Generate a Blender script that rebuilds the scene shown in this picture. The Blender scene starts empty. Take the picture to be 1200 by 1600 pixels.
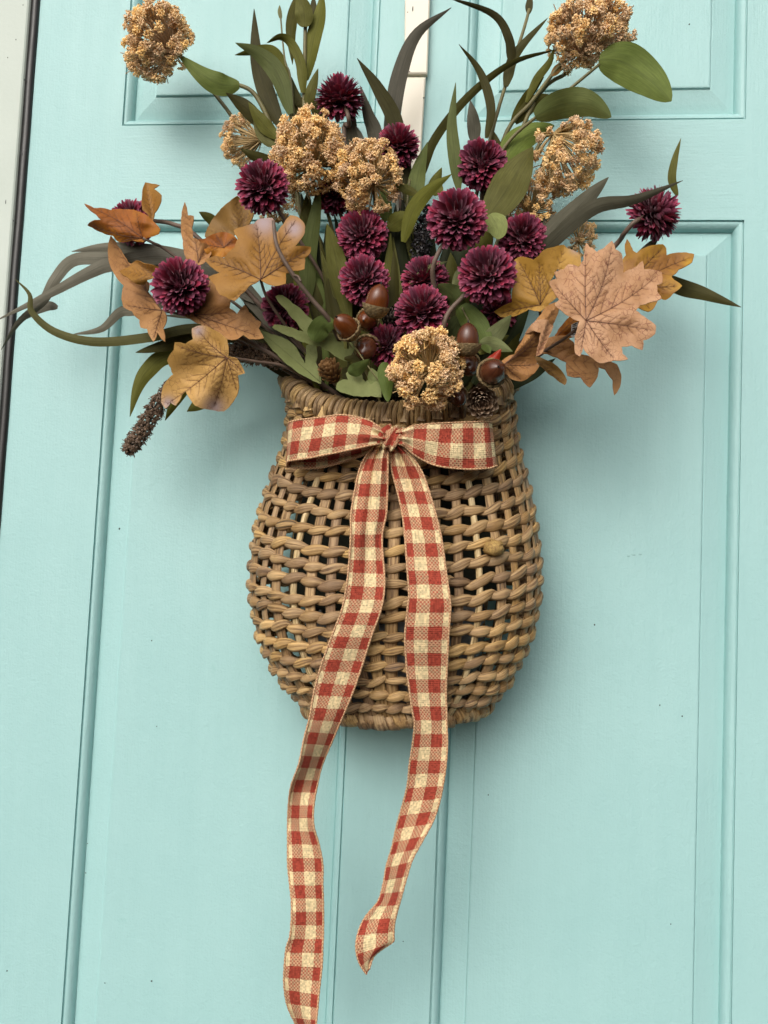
import bpy, math, random
import numpy as np
from mathutils import Vector, Matrix
from mathutils.geometry import delaunay_2d_cdt
random.seed(11); rng = np.random.default_rng(11)
scene = bpy.context.scene
COL = scene.collection

# ------------------------------------------------------------ camera
F = 1500.0                      # focal length in pixels of a 1200x1600 frame
ZC = np.array([855, 19197, -1500.]); ZC /= np.linalg.norm(ZC)
XC = np.array([13070, -465, 1500.]); XC -= ZC * (XC @ ZC); XC /= np.linalg.norm(XC)
ROT = np.array([XC, np.cross(ZC, XC), ZC])
Z0 = 1.35                       # height of the middle of the view on the door
CAM = -(ROT @ np.array([0, 0, -1.0])) + np.array([0, 0, Z0])
cd = bpy.data.cameras.new('camera'); cam = bpy.data.objects.new('camera', cd); COL.objects.link(cam)
m4 = Matrix([list(ROT[i]) + [CAM[i]] for i in range(3)] + [[0, 0, 0, 1]])
cam.matrix_world = m4
cd.sensor_fit = 'VERTICAL'; cd.sensor_height = 36; cd.sensor_width = 27
cd.lens = F / 1600 * 36; cd.clip_start = 0.01; cd.clip_end = 100
scene.camera = cam

# ------------------------------------------------------------ light
SUN_EL, SUN_AZ = math.radians(33), math.radians(196)     # azimuth: 180 = straight in front of the door
w = bpy.data.worlds.new("World"); scene.world = w; w.use_nodes = True
nt = w.node_tree; nt.nodes.clear()
sky = nt.nodes.new('ShaderNodeTexSky'); sky.sky_type = 'NISHITA'; sky.sun_disc = False
sky.sun_elevation = SUN_EL; sky.sun_rotation = SUN_AZ
sky.air_density = 1.0; sky.dust_density = 6.0; sky.ozone_density = 0.3
hs = nt.nodes.new('ShaderNodeHueSaturation'); hs.inputs['Saturation'].default_value = 0.3
bg = nt.nodes.new('ShaderNodeBackground'); bg.inputs['Strength'].default_value = 0.146
wo = nt.nodes.new('ShaderNodeOutputWorld')
nt.links.new(sky.outputs[0], hs.inputs['Color']); nt.links.new(hs.outputs[0], bg.inputs[0]); nt.links.new(bg.outputs[0], wo.inputs[0])
sd = bpy.data.lights.new('sun', 'SUN'); sun = bpy.data.objects.new('sun', sd); COL.objects.link(sun)
sd.energy = 0.98; sd.angle = math.radians(70); sd.color = (1, 0.96, 0.9)
sv = Vector((math.sin(SUN_AZ) * math.cos(SUN_EL), math.cos(SUN_AZ) * math.cos(SUN_EL), math.sin(SUN_EL)))
sun.rotation_euler = sv.to_track_quat('Z', 'Y').to_euler()
scene.view_settings.view_transform = 'Standard'; scene.view_settings.look = 'None'
scene.view_settings.exposure = -0.08; scene.view_settings.gamma = 1.0

# ------------------------------------------------------------ geometry helpers
def P(px, py, d=0.0):
    """points in front of the door: seen at photo pixel (px, py), d metres out from the door face"""
    px, py, d = np.broadcast_arrays(np.asarray(px, float), np.asarray(py, float), np.asarray(d, float))
    v = np.stack([(px - 600) / F, -(py - 800) / F, -np.ones_like(px)], -1) @ ROT.T
    t = (-d - CAM[1]) / v[..., 1]
    return CAM + t[..., None] * v
def mpp(d): return (0.99 - d) / F            # metres per pixel
def unit(v):
    v = np.asarray(v, float); return v / np.maximum(np.linalg.norm(v, axis=-1, keepdims=True), 1e-12)
def pdir(dx, dy, tz):                        # picture direction (right, down, towards viewer) -> world
    return unit(np.array([dx, -tz, -dy], float))
def spline(pts, n):
    """Catmull-Rom through rows of pts, n samples"""
    p = np.asarray(pts, float)
    if p.ndim == 1: p = p[:, None]
    k = len(p)
    if k == 2: return p[0] + (p[1] - p[0]) * np.linspace(0, 1, n)[:, None]
    e = np.vstack([2 * p[0] - p[1], p, 2 * p[-1] - p[-2]])
    s = np.linspace(0, k - 1 - 1e-9, n); i = s.astype(int); t = (s - i)[:, None]
    a, b, c, d = e[i], e[i + 1], e[i + 2], e[i + 3]
    return 0.5 * (2 * b + (c - a) * t + (2 * a - 5 * b + 4 * c - d) * t ** 2 + (3 * b - a - 3 * c + d) * t ** 3)
def respace(pts, n):
    p = np.asarray(pts); s = np.r_[0, np.cumsum(np.linalg.norm(np.diff(p, axis=0), axis=1))]
    q = np.linspace(0, s[-1], n)
    return np.stack([np.interp(q, s, p[:, i]) for i in range(p.shape[1])], 1)

ORG = {}
def thing(name, label, cat, loc, group=None):
    o = bpy.data.objects.new(name, None); COL.objects.link(o)
    o.empty_display_size = 0.01
    o.location = Vector([float(x) for x in loc]); o['label'] = label; o['category'] = cat
    if group: o['group'] = group
    ORG[o.name] = np.array(loc, float)
    return o
def mkmesh(name, V, Fc, mat, uv=None, attrs=None, smooth=True):
    me = bpy.data.meshes.new(name)
    me.from_pydata([tuple(map(float, v)) for v in V], [], [tuple(map(int, f)) for f in Fc])
    if uv is not None:
        lay = me.uv_layers.new(name='UVMap'); li = np.zeros(len(me.loops), int); me.loops.foreach_get('vertex_index', li)
        lay.data.foreach_set('uv', np.asarray(uv, np.float32)[li].ravel())
    for k, a in (attrs or {}).items():
        at = me.attributes.new(k, 'FLOAT', 'POINT'); at.data.foreach_set('value', np.asarray(a, np.float32))
    if smooth: me.polygons.foreach_set('use_smooth', np.ones(len(me.polygons), bool))
    if mat: me.materials.append(mat)
    me.update()
    return me
def part(name, V, Fc, mat, parent, uv=None, attrs=None, smooth=True, thick=None, stuff=False, label=None):
    V = np.asarray(V, float) - ORG[parent.name]
    o = bpy.data.objects.new(name, mkmesh(name, V, Fc, mat, uv, attrs, smooth)); COL.objects.link(o); o.parent = parent
    ORG[o.name] = ORG[parent.name]
    if thick:
        sm = o.modifiers.new('thickness', 'SOLIDIFY'); sm.thickness = thick; sm.offset = 0
        es = o.modifiers.new('crisp_edge', 'EDGE_SPLIT'); es.split_angle = math.radians(55)
    if stuff: o['kind'] = 'stuff'
    if label: o['label'] = label
    return o
def inst(name, me, parent, pos, rot3, scale):
    """one more piece sharing the mesh me; rot3 columns = local axes in world"""
    o = bpy.data.objects.new(name, me); COL.objects.link(o); o.parent = parent
    R3 = np.asarray(rot3) * np.asarray(scale)[None, :]
    l = np.asarray(pos) - ORG[parent.name]
    o.matrix_local = Matrix([list(map(float, R3[i])) + [float(l[i])] for i in range(3)] + [[0, 0, 0, 1]])
    return o
def frames(pts, ref=None, closed=False):
    p = np.asarray(pts)
    T = (np.roll(p, -1, 0) - np.roll(p, 1, 0)) if closed else np.gradient(p, axis=0)
    T = unit(T)
    if ref is None:
        N = np.zeros_like(p); a = np.array([0, -1.0, 0.01]); 
        if abs(T[0] @ a) > 0.9: a = np.array([1.0, 0, 0])
        n = unit(a - T[0] * (a @ T[0]))
        for i in range(len(p)):
            n = unit(n - T[i] * (n @ T[i])); N[i] = n
    else:
        r = np.broadcast_to(np.asarray(ref, float), p.shape); N = unit(r - T * np.sum(r * T, 1, keepdims=True))
    return T, N, np.cross(T, N)
def sweep(pts, rn, rb=None, ref=None, k=8, closed=False, cap=True):
    """tube along pts with elliptical section; returns V, F, uv (u metres along, v around)"""
    p = np.asarray(pts, float); n = len(p)
    T, N, B = frames(p, ref, closed)
    rn = np.broadcast_to(np.asarray(rn, float), (n,)); rb = rn if rb is None else np.broadcast_to(np.asarray(rb, float), (n,))
    a = np.arange(k) / k * 2 * np.pi
    V = (p[:, None] + N[:, None] * (np.cos(a)[None, :, None] * rn[:, None, None]) + B[:, None] * (np.sin(a)[None, :, None] * rb[:, None, None])).reshape(-1, 3)
    s = np.r_[0, np.cumsum(np.linalg.norm(np.diff(p, axis=0), axis=1))]
    uv = np.stack([np.repeat(s, k), np.tile(np.abs(np.arange(k) / k * 2 - 1), n)], 1)
    Fc = []
    for i in range(n if closed else n - 1):
        i2 = (i + 1) % n
        for j in range(k):
            j2 = (j + 1) % k; Fc.append((i * k + j, i * k + j2, i2 * k + j2, i2 * k + j))
    if cap and not closed:
        Fc.append(tuple(range(k))[::-1]); Fc.append(tuple((n - 1) * k + j for j in range(k)))
    return V, Fc, uv
def grid_faces(n, m, wrap=False):
    Fc = []
    for i in range(n - 1):
        for j in range(m if wrap else m - 1):
            j2 = (j + 1) % m; Fc.append((i * m + j, i * m + j2, (i + 1) * m + j2, (i + 1) * m + j))
    return Fc
def lathe(prof, k=24):
    """prof rows (r, z) -> unit mesh about z"""
    pr = np.asarray(prof, float); a = np.arange(k) / k * 2 * np.pi
    V = np.stack([pr[:, 0, None] * np.cos(a), pr[:, 0, None] * np.sin(a), np.repeat(pr[:, 1, None], k, 1)], -1).reshape(-1, 3)
    uv = np.stack([np.tile(np.arange(k) / k, len(pr)), np.repeat(np.linspace(0, 1, len(pr)), k)], 1)
    return V, grid_faces(len(pr), k, True), uv
def basis(zaxis, hint=(0.3, -0.9, 0.2)):
    z = unit(zaxis); x = np.cross(np.asarray(hint, float), z)
    if np.linalg.norm(x) < 1e-3: x = np.cross([0, 0, 1.0], z)
    x = unit(x); return np.stack([x, np.cross(z, x), z], 1)
def box(x0, x1, y0, y1, z0, z1):
    V = [(x, y, z) for x in (x0, x1) for y in (y0, y1) for z in (z0, z1)]
    Fc = [(0, 1, 3, 2), (4, 6, 7, 5), (0, 4, 5, 1), (2, 3, 7, 6), (0, 2, 6, 4), (1, 5, 7, 3)]
    return np.array(V, float), Fc
class Bag:
    def __init__(s): s.V, s.F, s.U, s.n = [], [], [], 0
    def add(s, V, Fc, uv=None):
        V = np.asarray(V, float); s.V.append(V); s.F += [tuple(i + s.n for i in f) for f in Fc]
        s.U.append(np.zeros((len(V), 2)) if uv is None else np.asarray(uv)); s.n += len(V)
    def get(s): return np.vstack(s.V), s.F, np.vstack(s.U)

# ------------------------------------------------------------ materials
class NT:
    def __init__(s, name, rough=0.5, spec=0.5):
        s.m = bpy.data.materials.new(name); s.m.use_nodes = True; s.t = s.m.node_tree
        s.b = s.t.nodes['Principled BSDF']; s.b.inputs['Roughness'].default_value = rough
        s.b.inputs['Specular IOR Level'].default_value = spec
    def n(s, kind, **kw):
        nd = s.t.nodes.new('ShaderNode' + kind)
        for k, v in kw.items():
            if k in nd.inputs: nd.inputs[k].default_value = v
            else: setattr(nd, k, v)
        return nd
    def l(s, a, b): s.t.links.new(a, b)
    def math(s, op, a, b=None, c=None):
        nd = s.n('Math', operation=op)
        for i, v in enumerate((a, b, c)):
            if v is None: continue
            if isinstance(v, (int, float)): nd.inputs[i].default_value = v
            else: s.l(v, nd.inputs[i])
        return nd.outputs[0]
    def coord(s, which='Object', scale=(1, 1, 1), obj_rand=False):
        tc = s.n('TexCoord'); mp = s.n('Mapping'); mp.inputs['Scale'].default_value = scale
        s.l(tc.outputs[which], mp.inputs['Vector'])
        if obj_rand:
            oi = s.n('ObjectInfo'); cx = s.n('CombineXYZ')
            r = s.math('MULTIPLY', oi.outputs['Random'], 37.0); s.l(r, cx.inputs[0]); s.l(r, cx.inputs[1]); s.l(cx.outputs[0], mp.inputs['Location'])
        return mp.outputs[0]
    def noise(s, vec, scale, detail=3, rough=0.6):
        nd = s.n('TexNoise', Scale=scale, Detail=detail, Roughness=rough); s.l(vec, nd.inputs['Vector']); return nd.outputs['Fac']
    def ramp(s, fac, stops):
        nd = s.n('ValToRGB'); cr = nd.color_ramp
        while len(cr.elements) < len(stops): cr.elements.new(0.5)
        for e, (p, c) in zip(cr.elements, stops): e.position = p; e.color = (*c, 1) if len(c) == 3 else c
        s.l(fac, nd.inputs[0]); return nd.outputs[0]
    def step(s, fac, lo, hi):
        nd = s.n('MapRange'); nd.inputs['From Min'].default_value = lo; nd.inputs['From Max'].default_value = hi
        s.l(fac, nd.inputs['Value']); return nd.outputs[0]
    def mix(s, fac, a, b, mode='MIX'):
        nd = s.n('Mix', data_type='RGBA', blend_type=mode)
        for idx, v in ((0, fac), (6, a), (7, b)):
            if isinstance(v, (int, float)): nd.inputs[idx].default_value = v
            elif isinstance(v, tuple): nd.inputs[idx].default_value = (*v, 1)
            else: s.l(v, nd.inputs[idx])
        return nd.outputs[2]
    def attr(s, name): return s.n('Attribute', attribute_name=name).outputs['Fac']
    def color(s, c): s.l(c, s.b.inputs['Base Color']); return s
    def rough(s, r): s.l(r, s.b.inputs['Roughness'])
    def bump(s, h, strength=0.3, dist=0.001):
        nd = s.n('Bump', Strength=strength, Distance=dist); s.l(h, nd.inputs['Height']); s.l(nd.outputs[0], s.b.inputs['Normal'])
    def hsv(s, c, h=0.5, sat=1.0, v=1.0):
        nd = s.n('HueSaturation')
        for k, x in (('Hue', h), ('Saturation', sat), ('Value', v)):
            if isinstance(x, (int, float)): nd.inputs[k].default_value = x
            else: s.l(x, nd.inputs[k])
        s.l(c, nd.inputs['Color']); return nd.outputs[0]
    def rand(s, lo, hi): return s.math('MULTIPLY_ADD', s.n('ObjectInfo').outputs['Random'], hi - lo, lo)

def door_paint(name, along):
    """satin turquoise paint over embossed wood grain running along x or z"""
    t = NT(name, 0.42, 0.4)
    v = t.coord('Object', (420, 420, 26) if along == 'z' else (26, 420, 420))
    v2 = t.coord('Object', (60, 60, 5) if along == 'z' else (5, 60, 60))
    o = t.coord('Object')
    big = t.noise(o, 5, 4); spk = t.n('TexVoronoi', Scale=26.0, feature='F1'); t.l(o, spk.inputs['Vector'])
    c = t.ramp(big, [(0.3, (0.340, 0.568, 0.560)), (0.7, (0.372, 0.602, 0.592))])
    g = t.noise(v, 1.0, 4, 0.65); g2 = t.noise(v2, 1.0, 2)
    c = t.mix(t.step(g2, 0.35, 0.75), c, t.hsv(c, 0.5, 1.02, 0.975))
    scuff = t.math('MULTIPLY', t.step(t.noise(o, 30, 5, 0.7), 0.66, 0.72), 0.25)
    c = t.mix(scuff, c, (0.26, 0.50, 0.47))
    near = t.math('LESS_THAN', spk.outputs['Distance'], 0.034)
    sep = t.n('SeparateColor'); t.l(spk.outputs['Color'], sep.inputs[0])
    pick = t.math('LESS_THAN', sep.outputs[0], 0.035)
    c = t.mix(t.math('MULTIPLY', near, pick), c, (0.03, 0.05, 0.05))
    t.color(c)
    t.rough(t.math('MULTIPLY_ADD', g2, 0.2, 0.34))
    fine = t.noise(o, 420, 3); orange = t.noise(o, 130, 3)
    h = t.math('ADD', t.math('MULTIPLY', g, 0.75), t.math('ADD', t.math('MULTIPLY', orange, 0.8), t.math('MULTIPLY', fine, 0.6)))
    t.bump(h, 0.5, 0.0011)
    return t.m
PAINT_Z = door_paint('turquoise_paint_vertical', 'z'); PAINT_X = door_paint('turquoise_paint_horizontal', 'x')

def plain(name, base, dark, rough=0.5, scale=20, bump=0.2, spec=0.5, bscale=200):
    t = NT(name, rough, spec); o = t.coord('Object')
    t.color(t.ramp(t.noise(o, scale, 4), [(0.35, dark), (0.65, base)])); t.bump(t.noise(o, bscale, 3), bump, 0.001); return t.m
def jamb_mat():
    t = NT('jamb_paint', 0.5); o = t.coord('Object'); v = t.coord('Object', (90, 90, 18))
    c = t.ramp(t.noise(o, 6), [(0.3, (0.47, 0.53, 0.47)), (0.7, (0.53, 0.59, 0.53))])
    ch = t.step(t.noise(v, 1, 2), 0.775, 0.785)
    t.color(t.mix(ch, c, (0.06, 0.06, 0.05))); t.bump(t.noise(o, 160, 3), 0.25, 0.001); return t.m
def strip_mat():
    t = NT('rubber_strip', 0.35); v = t.coord('Object', (200, 200, 22))
    ch = t.step(t.noise(v, 1, 4, 0.7), 0.66, 0.70)
    t.color(t.mix(ch, (0.016, 0.015, 0.014), (0.28, 0.30, 0.28))); t.bump(t.noise(v, 1, 3), 0.4, 0.001); return t.m
JAMB, STRIP = jamb_mat(), strip_mat()
def cream_mat():
    t = NT('cream_metal', 0.4); o = t.coord('Object')
    c = t.ramp(t.noise(o, 12), [(0.3, (0.76, 0.70, 0.57)), (0.7, (0.83, 0.77, 0.64))])
    ch = t.step(t.noise(t.coord('Object', (120, 120, 60)), 1, 2), 0.79, 0.80)
    t.color(t.mix(ch, c, (0.05, 0.04, 0.03))); t.bump(t.noise(o, 220), 0.1, 0.001); return t.m
CREAM = cream_mat()

def rattan(name, lo, hi, sat=1.0):
    t = NT(name, 0.55, 0.4)
    uvv = t.coord('UV', (16, 4.6, 1), True); uv2 = t.coord('UV', (45, 2.0, 1), True)
    fib = t.noise(uvv, 1.0, 5, 0.7); br = t.noise(uv2, 1.0, 2)
    c = t.ramp(fib, [(0.34, tuple(x * 0.22 for x in lo)), (0.44, lo), (0.58, hi), (0.74, tuple(min(1, x * 1.3) for x in hi))])
    c = t.mix(t.step(br, 0.4, 0.75), c, t.hsv(c, 0.498, 0.95, 0.80))
    c = t.hsv(c, t.rand(0.496, 0.504), t.rand(0.90, 1.06), t.rand(0.70, 1.12))
    big = t.noise(t.coord('Object'), 22, 3)
    c = t.mix(t.step(big, 0.45, 0.75), c, t.mix(0.25, c, (0.32, 0.20, 0.14)))
    t.color(c); t.bump(fib, 0.8, 0.0016); return t.m
RAT = rattan('water_hyacinth', (0.31, 0.178, 0.066), (0.60, 0.39, 0.17))
RAT_D = rattan('brown_reed', (0.25, 0.138, 0.050), (0.48, 0.30, 0.125))
RAT_P = rattan('pale_twisted_paper', (0.42, 0.29, 0.14), (0.68, 0.53, 0.31))
RIMM = rattan('rim_reed', (0.33, 0.20, 0.08), (0.60, 0.405, 0.185))

def gingham(name, off, voff):
    t = NT(name, 0.85, 0.2); tc = t.n('TexCoord'); sx = t.n('SeparateXYZ'); t.l(tc.outputs['UV'], sx.inputs[0])
    u, v = sx.outputs[0], sx.outputs[1]
    wob = t.n('Mapping'); wob.inputs['Scale'].default_value = (6, 6, 1); t.l(tc.outputs['UV'], wob.inputs[0])
    nz = t.math('MULTIPLY_ADD', t.noise(wob.outputs[0], 1, 2), 0.06, -0.03)
    u2, v2 = t.math('ADD', u, nz), t.math('ADD', v, nz)
    red = lambda q, o: t.math('LESS_THAN', t.math('FRACT', t.math('MULTIPLY_ADD', q, 1.55, o)), 0.5)
    NTH = 22.0
    iu, iv = t.math('FLOOR', t.math('MULTIPLY', u, NTH)), t.math('FLOOR', t.math('MULTIPLY', v, NTH))
    par = t.math('FLOOR', t.math('MULTIPLY', t.math('FRACT', t.math('MULTIPLY', t.math('ADD', iu, iv), 0.5)), 2.0))
    wa, we = red(u2, off), red(v2, voff)
    cmb = t.n('CombineXYZ'); t.l(iu, cmb.inputs[0]); t.l(iv, cmb.inputs[1])
    wn = t.n('TexWhiteNoise', noise_dimensions='2D'); t.l(cmb.outputs[0], wn.inputs['Vector'])
    over = t.math('GREATER_THAN', t.math('ADD', t.math('MULTIPLY_ADD', par, 0.8, t.math('MULTIPLY', wn.outputs['Value'], 0.2)), 0.0), 0.50)
    both, one = t.math('MULTIPLY', wa, we), t.math('ABSOLUTE', t.math('SUBTRACT', wa, we))
    isred = t.math('ADD', both, t.math('MULTIPLY', one, t.math('MULTIPLY_ADD', over, 0.42, t.math('MULTIPLY_ADD', wn.outputs['Value'], 0.22, 0.30))))
    c = t.mix(isred, (0.70, 0.56, 0.32), (0.32, 0.052, 0.031))
    slub2 = t.n('Mapping'); slub2.inputs['Scale'].default_value = (34, 2.5, 1); t.l(tc.outputs['UV'], slub2.inputs[0])
    slub = t.n('Mapping'); slub.inputs['Scale'].default_value = (2.2, 30, 1); t.l(tc.outputs['UV'], slub.inputs[0])
    c = t.hsv(c, 0.5, 1.0, t.math('ADD', t.math('MULTIPLY_ADD', wn.outputs['Value'], 0.5, 0.30), t.math('ADD', t.math('MULTIPLY', t.noise(slub.outputs[0], 1, 3), 0.5), t.math('MULTIPLY', t.noise(slub2.outputs[0], 1, 3), 0.4))))
    t.color(c)
    su = t.math('SINE', t.math('MULTIPLY', u, NTH * 2 * math.pi)); sv_ = t.math('SINE', t.math('MULTIPLY', v, NTH * 2 * math.pi))
    t.bump(t.math('ADD', su, sv_), 0.35, 0.0005); return t.m
GING_A, GING_B = gingham('gingham_weave', 0.19, 0.1), gingham('gingham_weave_mirrored', 0.80, 0.35)
def cord_mat():
    t = NT('stitched_cord', 0.85, 0.2); v = t.coord('UV', (330, 1.6, 1))
    sx = t.n('SeparateXYZ'); t.l(v, sx.inputs[0])
    s = t.math('FRACT', t.math('ADD', sx.outputs[0], sx.outputs[1]))
    t.color(t.ramp(s, [(0.2, (0.34, 0.13, 0.07)), (0.45, (0.66, 0.46, 0.25)), (0.8, (0.60, 0.38, 0.22))])); t.bump(s, 0.6, 0.0008); return t.m
CORD = cord_mat()

def mum_mat():
    t = NT('burgundy_petal', 0.5, 0.35)
    uvx = t.n('SeparateXYZ'); t.l(t.coord('UV'), uvx.inputs[0])
    c = t.ramp(uvx.outputs[1], [(0.0, (0.115, 0.009, 0.029)), (0.45, (0.185, 0.014, 0.042)), (0.8, (0.27, 0.025, 0.072)), (1.0, (0.38, 0.060, 0.128))])
    c = t.hsv(c, t.rand(0.485, 0.512), t.rand(0.85, 1.05), t.rand(0.7, 1.25)); t.color(c)
    t.b.inputs['Sheen Weight'].default_value = 0.15
    t.bump(t.noise(t.coord('UV', (14, 2, 1)), 1, 3), 0.3, 0.0006); return t.m
MUM = mum_mat(); MUM_CORE = plain('burgundy_core', (0.10, 0.008, 0.026), (0.06, 0.005, 0.017), 0.8)
def gold_mat():
    t = NT('gold_seed_bead', 0.42, 0.6); o = t.coord('Object')
    c = t.ramp(t.noise(o, 3.2, 3), [(0.3, (0.68, 0.42, 0.18)), (0.5, (0.86, 0.57, 0.26)), (0.68, (0.95, 0.74, 0.45))])
    t.color(t.hsv(c, t.rand(0.49, 0.508), t.rand(0.88, 1.08), t.rand(0.8, 1.2))); t.b.inputs['Metallic'].default_value = 0.05; return t.m
GOLD = gold_mat()
STALK = plain('straw_stalk', (0.56, 0.40, 0.19), (0.40, 0.27, 0.11), 0.6, 60)
STALK_P = plain('pink_straw_stalk', (0.52, 0.36, 0.22), (0.42, 0.27, 0.14), 0.6, 60)

def leaf_mat(name, lo, hi, rough=0.5, rib=(0.7, 0.8, 0.5)):
    t = NT(name, rough + .1, 0.12); sx = t.n('SeparateXYZ'); t.l(t.coord('UV'), sx.inputs[0])
    o = t.coord('Object'); c = t.ramp(t.noise(o, 28, 4), [(0.3, lo), (0.7, hi)])
    mid = t.math('ABSOLUTE', t.math('SUBTRACT', sx.outputs[0], 0.5))
    fib = t.noise(t.coord('UV', (26, 1.2, 1)), 1, 4)
    c = t.mix(t.step(fib, 0.35, 0.7), c, t.hsv(c, 0.5, 1.0, 0.68))
    c = t.mix(t.math('MULTIPLY', t.math('LESS_THAN', mid, 0.028), 0.45), c, t.hsv(c, 0.5, 0.95, 0.72))
    c = t.hsv(c, t.rand(0.492, 0.508), t.rand(0.88, 1.1), t.rand(0.8, 1.18)); t.color(c)
    t.bump(t.math('ADD', fib, t.math('MULTIPLY', t.noise(o, 260), 0.5)), 0.22, 0.0008); return t.m
LM = {
 'olive': leaf_mat('olive_leaf', (0.100, 0.099, 0.020), (0.140, 0.138, 0.034)),
 'green': leaf_mat('mid_green_leaf', (0.100, 0.130, 0.032), (0.145, 0.175, 0.050)),
 'light': leaf_mat('light_olive_leaf', (0.17, 0.19, 0.065), (0.22, 0.24, 0.09)),
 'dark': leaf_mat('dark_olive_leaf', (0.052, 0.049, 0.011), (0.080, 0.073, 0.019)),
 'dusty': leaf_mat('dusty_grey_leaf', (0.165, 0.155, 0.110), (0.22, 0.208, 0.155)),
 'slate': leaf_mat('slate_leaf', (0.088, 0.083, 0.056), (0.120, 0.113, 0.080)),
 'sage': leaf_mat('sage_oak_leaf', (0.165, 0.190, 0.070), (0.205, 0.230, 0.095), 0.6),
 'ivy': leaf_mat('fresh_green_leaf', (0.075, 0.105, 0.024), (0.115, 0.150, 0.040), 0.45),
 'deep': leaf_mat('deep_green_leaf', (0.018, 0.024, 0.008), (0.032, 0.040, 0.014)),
}
STEM_G = plain('green_brown_stem', (0.17, 0.15, 0.055), (0.11, 0.095, 0.035), 0.55, 50)
STEM_B = plain('brown_stem', (0.17, 0.115, 0.085), (0.10, 0.065, 0.045), 0.6, 50)
STEM_D = plain('dark_stem', (0.06, 0.042, 0.028), (0.035, 0.025, 0.016), 0.6, 50)
def maple(name, a, b, vein, tint=(0.34, 0.27, 0.29), net=0.55):
    t = NT(name, 0.6, 0.3); uv = t.coord('UV'); o = t.coord('Object')
    c = t.ramp(t.math('ADD', t.math('MULTIPLY', t.noise(o, 16, 3), 0.75), t.math('MULTIPLY', t.noise(o, 90, 4), 0.25)), [(0.30, tuple(x * .72 for x in a)), (0.45, a), (0.66, b)])
    c = t.mix(t.math('MULTIPLY', t.attr('tint'), 0.85), c, tint)
    vo = t.n('TexVoronoi', feature='DISTANCE_TO_EDGE', Scale=13.0); t.l(uv, vo.inputs['Vector'])
    netl = t.math('MULTIPLY', t.step(vo.outputs['Distance'], 0.075, 0.01), t.step(t.noise(uv, 5, 3), 0.42, 0.62))
    spk = t.step(t.noise(uv, 60, 2), 0.66, 0.70)
    netl = t.math('MINIMUM', t.math('ADD', netl, t.math('MULTIPLY', spk, t.step(t.noise(uv, 4, 2), 0.45, 0.6))), 1.0)
    c = t.mix(t.math('MULTIPLY', netl, net), c, vein)
    c = t.mix(t.math('MULTIPLY', t.attr('vein'), 0.35), c, vein); t.color(c)
    t.bump(t.math('ADD', t.noise(o, 120, 4), t.math('MULTIPLY', t.attr('vein'), -1.5)), 0.35, 0.0009); return t.m
MP = {
 'pink': maple('pinkish_tan_maple', (0.42, 0.225, 0.11), (0.58, 0.35, 0.205), (0.16, 0.045, 0.028), net=0.75),
 'gold': maple('golden_maple', (0.27, 0.125, 0.021), (0.37, 0.185, 0.033), (0.13, 0.060, 0.018), net=0.3),
 'amber': maple('amber_maple', (0.36, 0.19, 0.030), (0.45, 0.255, 0.045), (0.13, 0.060, 0.018), net=0.3),
 'tan': maple('tan_maple', (0.36, 0.172, 0.058), (0.48, 0.26, 0.105), (0.15, 0.060, 0.028), net=0.5),
 'orange': maple('orange_brown_maple', (0.28, 0.085, 0.010), (0.42, 0.185, 0.013), (0.11, 0.030, 0.010), net=0.25),
 'yellow': maple('yellow_tan_maple', (0.44, 0.245, 0.065), (0.53, 0.315, 0.105), (0.15, 0.060, 0.022), net=0.6),
 'umber': maple('olive_brown_maple', (0.22, 0.120, 0.030), (0.30, 0.165, 0.042), (0.10, 0.045, 0.014), net=0.4),
 'mustard': maple('mustard_brown_maple', (0.26, 0.115, 0.025), (0.50, 0.29, 0.026), (0.13, 0.05, 0.014), net=0.2),
}
def nut_mat(name, lo, hi):
    t = NT(name, 0.24, 0.55); sx = t.n('SeparateXYZ'); t.l(t.coord('UV'), sx.inputs[0])
    st = t.noise(t.coord('UV', (18, 0.8, 1)), 1, 3)
    t.color(t.ramp(t.math('ADD', t.math('MULTIPLY', st, 0.7), t.math('MULTIPLY', sx.outputs[1], 0.25)), [(0.3, hi), (0.7, lo)])); t.bump(st, 0.08, 0.0005); return t.m
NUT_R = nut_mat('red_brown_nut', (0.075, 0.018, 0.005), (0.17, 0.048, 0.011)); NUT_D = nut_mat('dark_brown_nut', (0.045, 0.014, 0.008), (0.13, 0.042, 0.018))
CUP = plain('acorn_cup', (0.30, 0.215, 0.105), (0.14, 0.095, 0.045), 0.75, 380, 0.5, 0.3, 700)
BLACK = plain('black_tip', (0.012, 0.009, 0.007), (0.006, 0.005, 0.004), 0.6)
def cone_mat(name, lo, hi, tip):
    t = NT(name, 0.6, 0.3); sx = t.n('SeparateXYZ'); t.l(t.coord('UV'), sx.inputs[0])
    c = t.ramp(sx.outputs[1], [(0.2, lo), (0.75, hi), (0.95, tip)]); t.color(t.hsv(c, 0.5, 1.0, t.rand(0.7, 1.25))); t.bump(t.noise(t.coord('UV', (12, 2, 1)), 1, 3), 0.5, 0.001); return t.m
CONE = cone_mat('pine_cone_scale', (0.07, 0.04, 0.024), (0.20, 0.125, 0.075), (0.50, 0.37, 0.26))
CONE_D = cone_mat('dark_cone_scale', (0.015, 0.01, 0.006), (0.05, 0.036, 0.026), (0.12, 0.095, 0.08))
CONE_T = cone_mat('tan_cone_scale', (0.08, 0.035, 0.012), (0.24, 0.12, 0.042), (0.36, 0.20, 0.085))
SEED = plain('brown_seed', (0.26, 0.17, 0.11), (0.05, 0.03, 0.018), 0.5, 900); SEED_D = plain('black_seed', (0.035, 0.03, 0.032), (0.008, 0.007, 0.008), 0.45, 900)
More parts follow.
